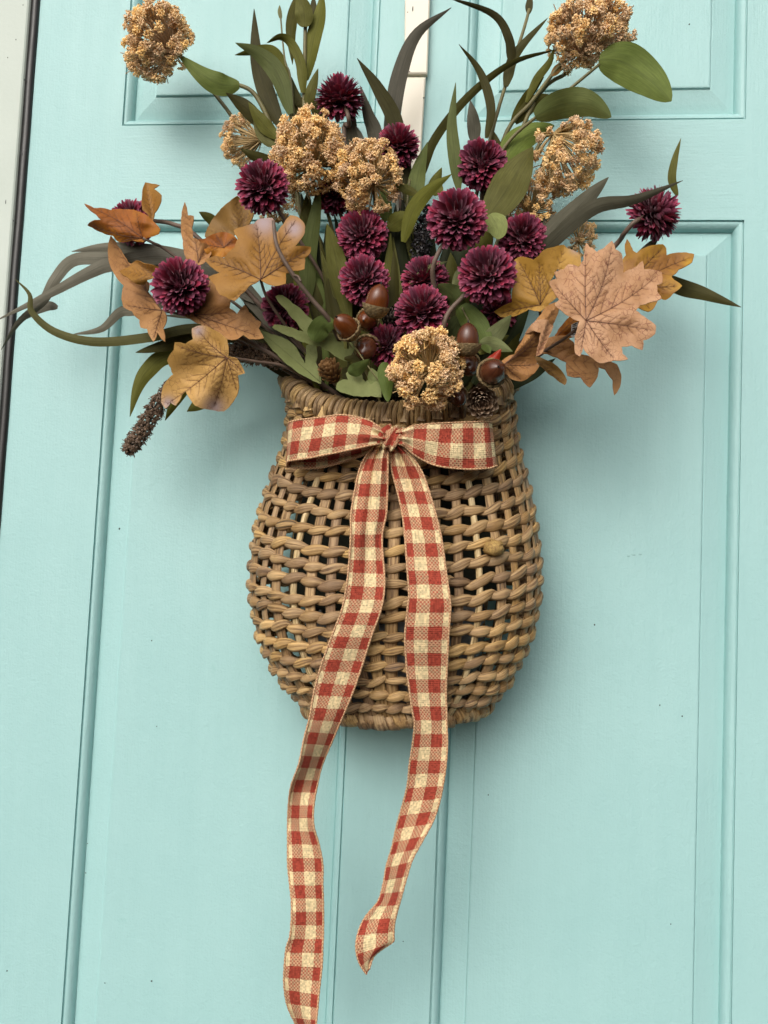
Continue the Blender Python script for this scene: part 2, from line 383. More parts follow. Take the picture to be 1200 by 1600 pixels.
def bag_mat():
    t = NT('grey_plastic', 0.25, 0.6); t.b.inputs['Base Color'].default_value = (0.20, 0.205, 0.205, 1); t.b.inputs['Alpha'].default_value = 1.0
    t.bump(t.noise(t.coord('Object'), 45, 4), 0.6, 0.004); return t.m
PLASTIC = bag_mat()
CHIP = plain('bare_chip', (0.05, 0.06, 0.055), (0.03, 0.035, 0.03), 0.8); SCUFF = plain('scuff_mark', (0.29, 0.48, 0.465), (0.25, 0.42, 0.41), 0.7)
SAGE = plain('sage_oak_cloth', (0.205, 0.225, 0.088), (0.150, 0.172, 0.060), 0.65, 35, 0.35, 0.15, 420)
SHADE_DARK = plain('near_black_shade', (0.022, 0.026, 0.014), (0.012, 0.014, 0.008), 0.95, 40)  # near-black colour standing in for shade inside the basket
PAPER = plain('white_tag_paper', (0.7, 0.69, 0.66), (0.62, 0.61, 0.58), 0.7)
VEIN = plain('dark_leaf_vein', (0.13, 0.048, 0.024), (0.085, 0.03, 0.014), 0.6, 60)
VEIN_S = plain('olive_leaf_rib', (0.12, 0.125, 0.045), (0.09, 0.095, 0.03), 0.6, 60)
RED = plain('red_tape', (0.35, 0.03, 0.012), (0.25, 0.02, 0.008), 0.4)

# ============================================================ DOOR
def Z(v): return v + Z0
XL0, XL1, XM0, XM1, XR0, XR1 = -0.4190, -0.3125, -0.0280, 0.0676, 0.3578, 0.47
ZB, ZT, ZR0, ZR1 = Z(-0.72), Z(0.78), Z(0.3132), Z(0.4205)
door = thing('panelled_door', 'turquoise painted panelled door that everything hangs on', 'door', (0.02, 0, ZB))
TH = 0.038
def slab(name, x0, x1, z0, z1, mat): V, Fc = box(x0, x1, 0, TH, z0, z1); return part(name, V, Fc, mat, door, smooth=False)
slab('stile', XL0, XL1, ZB, ZT, PAINT_Z); slab('stile', XM0, XM1, ZB, ZT, PAINT_Z); slab('stile', XR0, XR1, ZB, ZT, PAINT_Z)
slab('rail', XL1, XM0, ZR0, ZR1, PAINT_X); slab('rail', XM1, XR0, ZR0, ZR1, PAINT_X)
def ring_mesh(x0, x1, z0, z1, prof):
    """profile rows (inset, depth behind the face) swept round the rectangle, mitred corners"""
    V, Fc = [], []
    for a, dp in prof: V += [(x0 + a, dp, z0 + a), (x1 - a, dp, z0 + a), (x1 - a, dp, z1 - a), (x0 + a, dp, z1 - a)]
    for i in range(len(prof) - 1):
        for j in range(4):
            k = (j + 1) % 4; Fc.append((i * 4 + j, i * 4 + k, i * 4 + 4 + k, i * 4 + 4 + j))
    return np.array(V), Fc
ovolo = [(0, 0.006), (0.0, 0.0034), (0.0013, 0.0036), (0.0020, 0.0010)] + [(0.0020 + 0.0072 * math.sin(a), 0.0010 + 0.0092 * (1 - math.cos(a))) for a in np.linspace(0.25, 1.45, 8)] + [(0.0096, 0.0118)]
bevel = [(0.0096, 0.0118), (0.0106, 0.0110), (0.020, 0.0085), (0.0335, 0.0056), (0.0350, 0.0056), (0.0362, 0.0030), (0.0375, 0.0027)]
for (x0, x1, z0, z1) in ((XL1, XM0, ZB, ZR0), (XM1, XR0, ZB, ZR0), (XL1, XM0, ZR1, ZT), (XM1, XR0, ZR1, ZT)):
    V, Fc = ring_mesh(x0, x1, z0, z1, bevel); n = len(V) - 4; Fc = Fc + [(n, n + 1, n + 2, n + 3)]
    pn = part('panel', V, Fc, PAINT_Z, door, smooth=False)
    V, Fc = ring_mesh(x0, x1, z0, z1, ovolo); part('moulding', V, Fc, PAINT_Z, pn, smooth=False)

for x, y, r in ((1077, 38, 1.5), (292, 273, 1.4), (237, 1001, 1.1), (245, 1135, .9), (137, 1318, 1.1), (134, 1364, 1.1), (164, 1536, 1.0), (237, 1533, 1.5), (11, 1517, 1.3), (1031, 1102, 1.1), (1066, 1119, 1.2), (929, 976, 1.2), (763, 1242, 1.1), (549, 1288, 1.0), (630, 1471, .9), (1048, 1444, 1.0), (990, 867, 1.2), (1000, 866, 1.0), (982, 869, .9)):
    c0 = P(x, y, -0.0026 if 170 < x < 1150 and not 560 < x < 690 else 0.0); k = r * .62e-3; wx = 3.4 if 860 < y < 870 else 1.0
    an = np.arange(7) / 7 * 2 * np.pi + x; V = np.vstack([c0 + np.array([0, -.0005, 0]), c0[None] + np.stack([np.cos(an) * k * wx * rng.uniform(.7, 1.3, 7), np.full(7, -.0001), np.sin(an) * k * rng.uniform(.7, 1.6, 7)], 1)])
    part('paint_chip', V, [(0, 1 + (i + 1) % 7, 1 + i) for i in range(7)], SCUFF if wx > 1 else CHIP, door)
jamb = thing('door_jamb', 'pale grey painted door jamb at the left edge of the door', 'door frame', (-0.46, 0, ZB))
jb = Bag(); pr = [(-0.4285, 0.05), (-0.4285, -0.0035), (-0.4295, -0.0055), (-0.4312, -0.0065), (-0.95, -0.0065), (-0.95, 0.05)]
V = np.array([(x, y, z) for z in (ZB, ZT) for x, y in pr]); npf = len(pr)
Fc = [(i, (i + 1) % npf, npf + (i + 1) % npf, npf + i) for i in range(npf)] + [tuple(range(npf))[::-1], tuple(range(npf, 2 * npf))]
part('frame_board', V, Fc, JAMB, jamb, smooth=False)
def nick(px, py, d, rx, rz, parent, nm='paint_chip'):
    c0 = P(px, py, d); an = np.arange(8) / 8 * 2 * np.pi; k = .62e-3
    V = np.vstack([c0 + np.array([0, -.0004, 0]), c0[None] + np.stack([np.cos(an) * k * rx * rng.uniform(.7, 1.3, 8), np.full(8, -.0001), np.sin(an) * k * rz * rng.uniform(.7, 1.3, 8)], 1)])
    part(nm, V, [(0, 1 + (i + 1) % 8, 1 + i) for i in range(8)], CHIP, parent)
for q in ((38, 125, 1.4, 2.8), (25, 62, 1.0, 1.4), (12, 90, 1.0, 1.2), (32, 238, .9, 2.6), (9, 315, .8, 4), (21, 345, 1, 2), (36, 8, 1, 1.5)): nick(q[0], q[1], .0066, q[2], q[3], jamb)
ws = thing('weatherstrip', 'black rubber weatherstrip with worn paint flecks between door and jamb', 'weatherstrip', (-0.42, 0, ZB))
zz = np.linspace(ZB, ZT, 90); wobx = 0.0002 * np.sin(zz * 23) + 0.0002 * np.sin(zz * 57 + 1)
V, Fc, uv = sweep(np.stack([-0.4240 + wobx, np.full(90, -0.0003), zz], 1), 0.0042, 0.0050, ref=(0, -1, 0), k=10)
part('rubber_bead', V, Fc, STRIP, ws, uv)

# over-door hanger strap
def strap(name, xa, xb, xc, xd, ya, yb, d0, th, parent):
    """tapered flat bar between photo rows ya (edges xa, xb) and yb (edges xc, xd)"""
    f = np.array([P(xa, ya, d0), P(xb, ya, d0), P(xd, yb, d0), P(xc, yb, d0)]); e = 0.0012; c = f.mean(0)
    inn = c + (f - c) * np.array([1 - e / 0.013, 1, 1 - e / 0.05])
    bk = f + np.array([0, th, 0]); fr = f + np.array([0, e, 0])
    V = np.vstack([inn, fr, bk]); Fc = [(0, 1, 2, 3)] + [(i + a, (i + 1) % 4 + a, (i + 1) % 4 + a + 4, i + a + 4) for a in (0, 4) for i in range(4)]
    return part(name, V, [f_[::-1] for f_ in Fc], CREAM, parent, smooth=False)
hg = thing('door_hanger', 'cream painted metal strap hanging over the door behind the flowers', 'door hanger', P(645, 200, 0.004))
strap('upper_strap', 633, 673.5, 631.5, 667.5, -60, 115, 0.0105, 0.007, hg)
strap('lower_strap', 630.5, 665, 611, 646, 120, 420, 0.0085, 0.006, hg)
for q in ((645, 14, 1.3, 4.5, .0105), (637, 19, .9, 1, .0105), (662, 153, 2.0, 1.0, .0085), (640, 112, 1.2, .8, .0105)): nick(q[0], q[1], q[4] + .0001, q[2], q[3], hg)
V, Fc, uv = sweep(np.array([P(632, 400, .008), P(632, 420, .012), P(632, 440, .026), P(632, 425, .034)]), 0.004, 0.008, k=8); part('hook', V, Fc, CREAM, hg)

# ============================================================ BASKET
YK = np.array([560, 575, 620, 660, 700, 740, 780, 820, 860, 900, 940, 980, 1020, 1060, 1090, 1100, 1120.])
XLK = np.array([458, 458, 456, 454, 446, 431, 416, 406, 400, 397, 400, 407, 421, 445, 473, 486, 500.])
XRK = np.array([795, 795, 798, 802, 807, 818, 827, 834, 839, 842, 839, 831, 817, 796, 771, 757, 742.])
DIP = np.array([68, 66, 55, 45, 41, 40, 40, 40, 38, 36, 34, 32, 30, 28, 27, 26, 26.])
DEP = np.array([.105, .106, .110, .113, .118, .125, .132, .138, .142, .145, .143, .138, .13, .118, .108, .099, .095])
DB = 0.016
def it(arr, y): return np.interp(y, YK, arr)
NS = 36; LN = NS * 10
def loop(y, out=0.0):
    """closed D-shaped ring of the basket whose ends show at photo row y"""
    D = it(DEP, y); dc = DB + 0.36 * (D - DB)
    A, B = P(it(XLK, y), y, dc), P(it(XRK, y), y, dc); c = (A + B) / 2; h = (B - A) / 2
    zf = P((it(XLK, y) + it(XRK, y)) / 2, y + it(DIP, y), D)[2]
    a = np.linspace(-np.pi / 2, 1.5 * np.pi, 1200, endpoint=False)
    cs, sn = np.cos(a), np.sin(a); pw = 2 / 2.25
    x = np.sign(cs) * np.abs(cs) ** pw
    dd = np.where(sn >= 0, (D - dc) * np.abs(sn) ** pw, -(dc - DB) * np.abs(sn) ** (2 / 5.0))
    p = c + x[:, None] * h; p[:, 1] = -(dc + dd); fr = np.clip(dd / (D - dc), 0, 1)
    p[:, 2] += (zf - c[2]) * fr ** 1.15
    q = respace(np.vstack([p, p[:1]]), LN + 1)[:-1]
    if out:
        q = q + out * loop_n(q)
    return q
def loop_n(q):
    T = unit(np.roll(q, -1, 0) - np.roll(q, 1, 0)); return -unit(np.cross(T, [0, 0, 1.0]))      # outwards
basket = thing('wall_basket', 'bulging brown woven wall basket with open weave and coiled rim, full of flowers', 'basket', P(620, 1140, 0.06))
# stakes
ys = np.linspace(583, 1104, 46); LP = np.array([loop(y) for y in ys]); LNn = np.array([loop_n(q) for q in LP])
def px_of(p):
    q = (np.asarray(p) - CAM) @ ROT; return 600 + q[..., 0] / -q[..., 2] * F, 800 - q[..., 1] / -q[..., 2] * F
L9 = loop(880); front = [k for k in range(NS) if -L9[int((k + .5) * 10) % LN, 1] > .06]
pale = set()
for tx in (400, 468, 736, 842):
    pale.add(min(front, key=lambda k: abs(px_of(L9[int((k + .5) * 10) % LN])[0] - tx)))
for k in range(NS):
    i = int((k + 0.5) * 10) % LN; jit = rng.normal(0, 0.0012)
    pts = LP[:, i].copy(); nn = LNn[:, i]; tang = unit(np.cross(nn, [0, 0, 1.0]))
    pts += tang * (jit + 0.0012 * np.sin(ys / 60 + k * 1.7))[:, None]
    if k in pale: V, Fc, uv = sweep(pts, 0.0030, 0.0032, ref=nn, k=8); mt = RAT_P
    else:
        wd = 0.0052 + rng.uniform(-.0008, .0008); V, Fc, uv = sweep(pts, 0.0017, wd, ref=nn, k=8); mt = RAT_D if k % 3 else RAT
    part('stake', V, Fc, mt, basket, uv)
# twined weavers: two strands per row, crossing between stakes
rows = [608, 631, 655, 682, 710, 738, 766, 794, 822, 850, 878, 906, 933, 960, 986, 1011, 1036, 1060, 1081]
for r, y in enumerate(rows):
    ph = (r % 2) * np.pi
    base = loop(y); nn = loop_n(base); u = np.arange(LN) / 10.0
    jz = np.interp(u, np.arange(NS + 1), np.r_[(z := rng.normal(0, 0.0016, NS)), z[0]])
    size = 1.0 if y < 1000 else 0.92
    if y < 690: size *= 0.98
    dense = 1.0
    th = np.pi * (u - 0.5) + ph + np.interp(u, np.arange(NS + 1), np.r_[(z := rng.normal(0, 0.22, NS)), z[0]])
    fat = np.interp(u, np.arange(NS + 1), np.r_[(z := rng.uniform(0.80, 1.22, NS)), z[0]])
    for s in (0, np.pi):
        off = np.cos(th + s); ver = np.sin(th + s)
        p = base + nn * (0.0031 * size * off + 0.0004)[:, None]; p[:, 2] -= 0.0017 * size * ver + jz
        rb = 0.0047 * size * fat * (0.70 + 0.30 * off); rn = 0.0023 * size * fat * np.ones(LN)
        V, Fc, uv = sweep(p, rn, rb, ref=nn, k=9, closed=True)
        part('weaver', V, Fc, RAT if (r * 2 + (s > 0)) % 5 else RAT_D, basket, uv)
# coiled rim
rl = loop(585, 0.001); V, Fc, uv = sweep(rl, 0.0078, ref=loop_n(rl), k=8, closed=True); rim = part('rim', V, Fc, RIMM, basket, uv)
NW = 112; a = np.linspace(0, 2 * np.pi, 14, endpoint=False)
wm = []
for q in range(3):
    pts = np.stack([0.0092 * np.cos(a) * (1 + 0.04 * np.sin(3 * a + q)), 0.0104 * np.sin(a), 0.0022 * np.sin(a + 0.6) + 0 * a], 1)
    V, Fc, uv = sweep(pts, 0.0026, 0.0025, ref=np.stack([np.cos(a), np.sin(a), 0 * a], 1), k=6, closed=True); wm.append(mkmesh('rim_wrap', V, Fc, RIMM, uv))
rw = respace(np.vstack([rl, rl[:1]]), NW + 1)[:-1]; T = unit(np.roll(rw, -1, 0) - np.roll(rw, 1, 0)); nnw = loop_n(rw)
for k in range(NW):
    t = unit(T[k] + np.array([0, 0, 0.28]) + rng.normal(0, 0.05, 3)); n = unit(nnw[k] - t * (nnw[k] @ t))
    s = rng.uniform(0.94, 1.08); inst('rim_wrap', wm[k % 3], rim, rw[k] + rng.normal(0, 0.0003, 3), np.stack([n, np.cross(t, n), t], 1), (s, s, rng.uniform(0.9, 1.15)))
# pointed stake ends tucked under the rim
sp = mkmesh('stake_end', [(-.005, 0, 0), (.005, 0, 0), (.004, -.003, 0), (-.004, -.003, 0), (0.001, -.0025, .012)], [(0, 1, 4), (1, 2, 4), (2, 3, 4), (3, 0, 4), (3, 2, 1, 0)], RIMM, np.array([(0, 0), (0, 1), (0, .6), (0, .3), (.01, .5)]), smooth=False)
lo = loop(603, 0.0065); ln_ = loop_n(lo)
for k in range(NS):
    i = (k * 10 + 3) % LN; n = ln_[i]; t = unit(np.cross([0, 0, 1.0], n)); inst('stake_end', sp, basket, lo[i] + np.array([0, 0, rng.uniform(-.004, .002)]), np.stack([t, -n, [0, 0, 1.0]], 1), (rng.uniform(.8, 1.3), 1, rng.uniform(.8, 1.2)))
# bottom border and floor
bl = loop(1099, 0.001); V, Fc, uv = sweep(bl, 0.0055, ref=loop_n(bl), k=8, closed=True); bord = part('bottom_border', V, Fc, RAT_D, basket, uv)
NB = 50; bw = respace(np.vstack([bl, bl[:1]]), NB + 1)[:-1]; T = unit(np.roll(bw, -1, 0) - np.roll(bw, 1, 0)); nb_ = loop_n(bw)
a = np.linspace(0, 2 * np.pi, 12, endpoint=False)
pts = np.stack([0.0060 * np.cos(a), 0.0074 * np.sin(a), 0.002 * np.sin(a)], 1)
V, Fc, uv = sweep(pts, 0.0015, 0.0072, ref=np.stack([np.cos(a), np.sin(a), 0 * a], 1), k=6, closed=True)
bms = [mkmesh('border_wrap', V, Fc, mt, uv) for mt in (RAT_D, RAT, RIMM)]
for k in range(NB):
    t = unit(T[k] + np.array([0, 0, rng.uniform(-.25, .35)])); n = unit(nb_[k] - t * (nb_[k] @ t)); s = rng.uniform(0.9, 1.12)
    inst('border_wrap', bms[k % 3], bord, bw[k] + rng.normal(0, 0.0008, 3), np.stack([n, np.cross(t, n), t], 1), (s, s, rng.uniform(0.8, 1.25)))
fl = loop(1095, -0.003)[::6]; c = fl.mean(0)
V = np.vstack([c[None], c + (fl - c) * 0.5, fl]); n = len(fl)
Fc = [(0, 1 + i, 1 + (i + 1) % n) for i in range(n)] + [(1 + i, 1 + n + i, 1 + n + (i + 1) % n, 1 + (i + 1) % n) for i in range(n)]
part('basket_floor', V, Fc, RAT_D, basket, np.stack([V[:, 0], V[:, 1] * 20], 1), thick=0.004)
# high back edge with a hanging loop
V, Fc, uv = sweep(spline([P(470, 578, .02), P(500, 500, .018), P(570, 455, .018), P(632, 432, .03), P(690, 455, .018), P(755, 505, .018), P(785, 590, .02)], 60), 0.006, k=8); part('back_hoop', V, Fc, RIMM, basket, uv)
# rough knot on a weaver
kp = loop(829, 0.007); i = np.argmin(np.linalg.norm(kp - P(765, 868, 0.12), axis=1)); kc = kp[i] + np.array([0, -.002, 0])
V, Fc, uv = lathe([(1e-4, -1), (.45, -.85), (.8, -.5), (.95, 0), (.85, .5), (.5, .85), (1e-4, 1)], 16); V = V * (1 + 0.12 * rng.normal(0, 1, (len(V), 1))); V = V * 0.0095
part('knot', V @ basis(pdir(.75, -.5, .4)).T * np.array([1, 1, 0.8]) + kc, Fc, plain('yellow_brown_knot', (0.50, 0.33, 0.11), (0.24, 0.14, 0.05), 0.7, 420, 0.6, 0.3, 900), basket, uv)

# crumpled plastic in the bottom of the basket
bagt = thing('plastic_bag', 'crumpled grey plastic liner showing through the lower basket weave', 'plastic bag', P(640, 1090, 0.06))
n, m = 26, 48; Vb = []
for i in range(n):
    q = i / (n - 1); y = 950 + q * 143; L0 = loop(y, -0.010)[:: LN // m][:m]; c = L0.mean(0)
    k = (0.70 + .12 * q) if q < .97 else 0.3
    Vb.append(c + (L0 - c) * k)
Vb = np.array(Vb); ns = rng.normal(0, 1, Vb.shape[:2])
for _ in range(2): ns = (ns + np.roll(ns, 1, 0) + np.roll(ns, 1, 1) + np.roll(ns, -1, 1)) / 2.6
cc = Vb.mean(1, keepdims=True); Vb = cc + (Vb - cc) * (1 - 0.05 * np.abs(ns)[..., None]); Vb[0, :, 2] += 0.01 * ns[0]
part('bag_sheet', Vb.reshape(-1, 3), grid_faces(n, m, True), PLASTIC, bagt, thick=0.0004)

filler = thing('shade_filler', 'added dark block that stands in for shade behind the upper weave', 'shade block', P(620, 900, 0.05))  # added solid, only there to make the basket interior look dark
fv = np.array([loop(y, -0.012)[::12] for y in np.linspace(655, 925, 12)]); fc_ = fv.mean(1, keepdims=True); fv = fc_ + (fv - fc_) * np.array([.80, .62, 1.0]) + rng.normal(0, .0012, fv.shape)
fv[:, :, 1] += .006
n_, m_ = fv.shape[:2]; part('shade_block', fv.reshape(-1, 3), grid_faces(n_, m_, True) + [tuple(range(m_))[::-1], tuple((n_ - 1) * m_ + j for j in range(m_))], SHADE_DARK, filler)

# ============================================================ RIBBON
def depth_at(py): return float(np.interp(py - it(DIP, np.clip(py - 38, 560, 1120)), YK, DEP))
def ribbon_part(name, rows, mat, parent, W0=None, m=15, n=150, v0=0.0, wave=0.0012, seed=0, pleat=(0, 0)):
    """rows: (Lx, Ly, Rx, Ry, depth, twist sign, [bow]) -> cloth strip with stitched cords along both edges"""
    R_ = np.array([list(r) + [0] * (7 - len(r)) for r in rows], float); S = spline(R_, n)
    L2, R2 = S[:, 0:2], S[:, 2:4]; d, tw, bow = S[:, 4], S[:, 5], S[:, 6]
    ap = np.linalg.norm(L2 - R2, axis=1)
    lift = np.sqrt(np.maximum((W0 or 0) ** 2 - ap ** 2, 0)) * 0.6e-3 * np.clip(tw, -1, 1) if W0 else tw * 0.006
    f = np.linspace(0, 1, m)
    px = L2[:, 0, None] * (1 - f) + R2[:, 0, None] * f; py = L2[:, 1, None] * (1 - f) + R2[:, 1, None] * f
    r2 = np.random.default_rng(seed); k1, k2 = r2.uniform(4, 7, 2)
    tt = np.linspace(0, 1, n)[:, None]
    dd = d[:, None] + lift[:, None] * (f - 0.5) + bow[:, None] * np.sin(np.pi * f) + wave * np.sin(tt * k1 * 6 + f * 2.0) * np.cos(tt * 11 + f * 3)
    pl = pleat[0] * np.exp(-(tt / .16) ** 2) + pleat[1] * np.exp(-((1 - tt) / .16) ** 2)
    dd = dd + pl * (np.cos(f * 15 + tt * 5 + seed) + .6 * np.cos(f * 8 - tt * 7))
    V = P(px, py, dd)
    mid = V[:, m // 2]; s = np.r_[0, np.cumsum(np.linalg.norm(np.diff(mid, axis=0), axis=1))]
    width = np.median(np.linalg.norm(V[:, 0] - V[:, -1], axis=1)) if W0 is None else W0 * 0.57e-3
    uv = np.stack([np.broadcast_to(f, (n, m)), np.repeat((s / width)[:, None] + v0, m, 1)], -1).reshape(-1, 2)
    o = part(name, V.reshape(-1, 3), grid_faces(n, m), mat, parent, uv, thick=0.0005)
    for e in (0, m - 1):
        V2, F2, uv2 = sweep(V[:, e], 0.0010 + .0002 * np.sin(np.arange(n) * 2.1), k=6); part('edge_cord', V2, F2, CORD, o, uv2)
    return o
bow = thing('ribbon_bow', 'red and cream gingham burlap bow with two long tails tied on the basket front', 'ribbon', P(610, 686, 0.15))
D1 = lambda py: float(np.interp(py, [1020, 1080, 1150, 1230, 1300, 1420, 1500, 1640], [.152, .144, .137, .130, .126, .128, .130, .122]))
T1 = [(588, 692, 606, 692, .150, 0), (571, 714, 606, 712, .146, .4, .003), (560, 740, 606, 740, .146, .3, .003), (549, 800, 604, 800, .150, -.4), (548, 842, 597, 842, .155, -.8), (543, 905, 601, 908, .162, -.3), (535, 950, 596, 950, .163, .5), (519, 993, 580, 996, .158, .3),
      (503, 1037, 566, 1040, .148, 0), (491, 1080, 551, 1083, .136, -.3), (484, 1120, 534, 1123, .124, -.6), (475, 1155, 519, 1158, .116, -.8), (467, 1194, 503, 1196, .110, -1), (455, 1228, 495, 1230, .106, -.6), (451, 1260, 490, 1260, .104, .4),
      (450, 1290, 490, 1290, .104, .8), (450, 1319, 498, 1319, .104, .6), (450, 1350, 504, 1350, .104, .4), (453, 1381, 504, 1381, .105, .2), (456, 1415, 505, 1415, .108, -.1), (454, 1459, 505, 1459, .112, -.4), (448, 1480, 504, 1480, .114, -.2), (445, 1506, 503, 1509, .114, 0),
      (444, 1537, 499, 1545, .112, .3), (449, 1570, 496, 1578, .109, .5), (462, 1600, 494, 1602, .106, .8), (474, 1624, 496, 1622, .102, 1)]
T1 = [r if r[1] < 1030 else (*r[:4], D1(r[1]), *r[5:]) for r in T1]
ribbon_part('tail', T1, GING_B, bow, W0=63, n=220, seed=1, pleat=(.003, 0))
T2 = [(611, 694, 622, 694, .152, 0), (611, 713, 643, 713, .147, .3, .003), (612, 735, 658, 735, .146, .3, .003), (618, 757, 667, 757, .148, .2), (628, 800, 680, 800, .152, .4), (633, 842, 690, 842, .157, .3), (636, 885, 696, 885, .161, 0), (639, 928, 702, 928, .163, 0),
      (637, 950, 704, 950, .163, 0), (633, 993, 701, 993, .158, .1), (635, 1037, 699, 1037, .149, -.2), (640, 1080, 697, 1080, .137, -.4), (645, 1115, 698, 1115, .127, -.4), (648, 1131, 698, 1131, .122, -.3), (645, 1162, 699, 1162, .116, 0), (640, 1194, 697, 1194, .112, .2),
      (637, 1225, 693, 1222, .110, .4), (629, 1258, 687, 1252, .108, .5), (620, 1290, 677, 1282, .107, .6), (613, 1322, 661, 1312, .107, .9), (604, 1353, 644, 1344, .108, 1), (599, 1381, 634, 1376, .109, 1), (591, 1408, 626, 1405, .110, 1), (573, 1430, 620, 1426, .112, .8, .003), (563, 1448, 616, 1444, .114, .5, .006), (557, 1470, 615, 1462, .116, .3, .008), (557, 1488, 614, 1471, .118, .2, .009), (561, 1503, 598, 1482, .1185, .2, .007), (567, 1514, 584, 1494, .119, .2, .004), (573, 1522, 577, 1514, .119, .2, 0)]
T2 = [r if r[1] < 1030 else (*r[:4], D1(r[1]), *r[5:]) for r in T2]
tail2 = ribbon_part('tail', T2, GING_A, bow, W0=66, n=220, seed=2, pleat=(.003, 0))
LL = [(603, 674, 601, 693, .156, 0, .004), (588, 664, 583, 695, .157, 0, .006), (572, 655.5, 560, 700, .156, 0, .005), (536, 648.6, 530, 706.5, .153, .1, .004), (500, 652.5, 487, 715, .149, 0, .004), (470, 656, 460, 719, .141, 0, .004), (455, 659, 450, 721, .134, 0, .002), (451, 662, 449, 726, .127, 0, 0),
      (456, 665, 452, 730, .122, 0, 0), (500, 670, 500, 731, .124, 0, -.002), (554, 680, 554, 716, .134, 0, -.002), (598, 678, 596, 700, .150, 0, 0)]
ribbon_part('loop', LL, GING_A, bow, n=150, v0=.2, wave=.0014, seed=3, pleat=(.0026, .002))
RL = [(618, 674, 620, 693, .156, 0, .004), (632, 671, 632, 697, .157, 0, .006), (650, 664.5, 648, 711, .156, 0, .005), (688, 661.5, 680, 727, .154, 0, .004), (725, 660, 725, 733, .148, 0, .004), (755, 659, 760, 732, .138, 0, .003), (766, 660, 773, 729, .128, 0, .001), (767, 662, 774, 727, .122, 0, 0),
      (750, 664, 752, 724, .121, 0, -.002), (700, 667, 700, 720, .126, 0, -.002), (650, 674, 650, 706, .138, 0, 0), (622, 678, 624, 696, .150, 0, 0)]
ribbon_part('loop', RL, GING_B, bow, n=150, v0=.55, wave=.0014, seed=4, pleat=(.0026, .002))
# knot: a pleated band wrapped round the middle
n, m = 26, 15; a = np.linspace(-0.3, math.pi * 2 - 0.3, n); f = np.linspace(0, 1, m); kn = P(610, 685, .152)
A, Fm = np.meshgrid(a, f, indexing='ij'); rad = 0.0088 + 0.0012 * np.sin(Fm * 16 + 0.8 * np.sin(A * 2)) + 0.0006 * np.sin(A * 5)
V = np.stack([(Fm - 0.5) * 0.0175 * (1 + .12 * np.cos(A * 2)) + 0.003 * np.sin(A), -rad * np.cos(A) * 1.0, rad * np.sin(A) * 1.18], -1) @ np.array([[1, 0, -.22], [0, 1, 0], [.22, 0, 1]]) + kn
uv = np.stack([Fm, A * 0.22], -1).reshape(-1, 2)
part('knot', V.reshape(-1, 3), grid_faces(n, m), GING_A, bow, uv, thick=0.0005)

# ============================================================ FLOWERS
MOUTH = lambda x=620, y=615, d=0.065: (x, y, d)
def tube(name, pts, r, mat, parent, n=24, r1=None, k=7):
    p = np.asarray(pts, float); q = spline(p, n); V = P(q[:, 0], q[:, 1], q[:, 2])
    V, Fc, uv = sweep(V, np.linspace(r, r1 or r, n), k=k); return part(name, V, Fc, mat, parent, uv)
# ---- burgundy pompom mums
def petal_mesh(name, pointed, width):
    nl, nw = 5, 5; V = []; uv = []
    for i in range(nl):
        t = i / (nl - 1); wv = width * (math.sin(math.pi * (0.16 + 0.74 * t ** 0.9)) ** 0.8) * (1 if t < .99 else (0.55 if pointed else 0.85))
        for j in range(nw):
            s = j / (nw - 1) * 2 - 1
            V.append((s * wv * 0.5, -0.24 * (1 - s * s) * math.sin(math.pi * min(1, .15 + t)) * 0.9 - 0.13 * t ** 3, t)); uv.append((j / (nw - 1), t))
    return mkmesh(name, V, grid_faces(nl, nw), MUM, np.array(uv))
PET = [petal_mesh('petal', False, .56), petal_mesh('petal', False, .66), petal_mesh('petal', True, .52)]
def mum(cx, cy, r, d, label, axis=(0, -.3, 1), npet=190, stem=None, openness=1.0):
    c = P(cx, cy, d); R = r * mpp(d); ax = pdir(*axis)
    o = thing('mum_flower', label, 'flower', c, 'burgundy pompom mums')
    V, Fc, uv = lathe([(1e-4, -1), (.6, -.8), (.95, -.3), (.95, .3), (.6, .8), (1e-4, 1)], 12); part('core', V * R * 0.50 + c, Fc, MUM_CORE, o, uv)
    B = basis(ax); g = math.pi * (3 - 5 ** 0.5)
    for i in range(npet):
        h = 1 - (i + 0.5) / npet * 1.78
        rr = math.sqrt(max(0, 1 - h * h)); a = i * g + random.gauss(0, .10)
        n = unit(B @ np.array([rr * math.cos(a), rr * math.sin(a), h]) + rng.normal(0, 0.075, 3))
        lean = 0.30 * (1 - abs(h)) ; z = unit(n + ax * lean * 0.22)
        tow = ax - z * (ax @ z)
        if np.linalg.norm(tow) < .25: tow = tow + np.cross(z, B[:, 0]) * 0.3
        y = unit(tow - z * (tow @ z)); x = np.cross(y, z)
        tw = random.gauss(0, .28); x, y = x * math.cos(tw) + y * math.sin(tw), y * math.cos(tw) - x * math.sin(tw)
        small = 0.74 + 0.26 * min(1, (1 - h) / 0.7)
        L = R * 0.62 * random.uniform(0.90, 1.06) * (0.86 + .14 * small); W = R * 0.44 * small * random.uniform(.85, 1.15)
        inst('petal', PET[random.randrange(3)], o, c + n * R * 0.42, np.stack([x, y, z], 1), (W, W, L))
    if stem: tube('stem', stem, 0.0021, STEM_B, o, 26, 0.0026)
    else: tube('stem', [(cx, cy, d), ((cx + 620) / 2 + 5, (cy + 640) / 2, d * .55), MOUTH(600 + (cx - 620) * .25, 640)], 0.0018, STEM_B, o, 14)
    return o
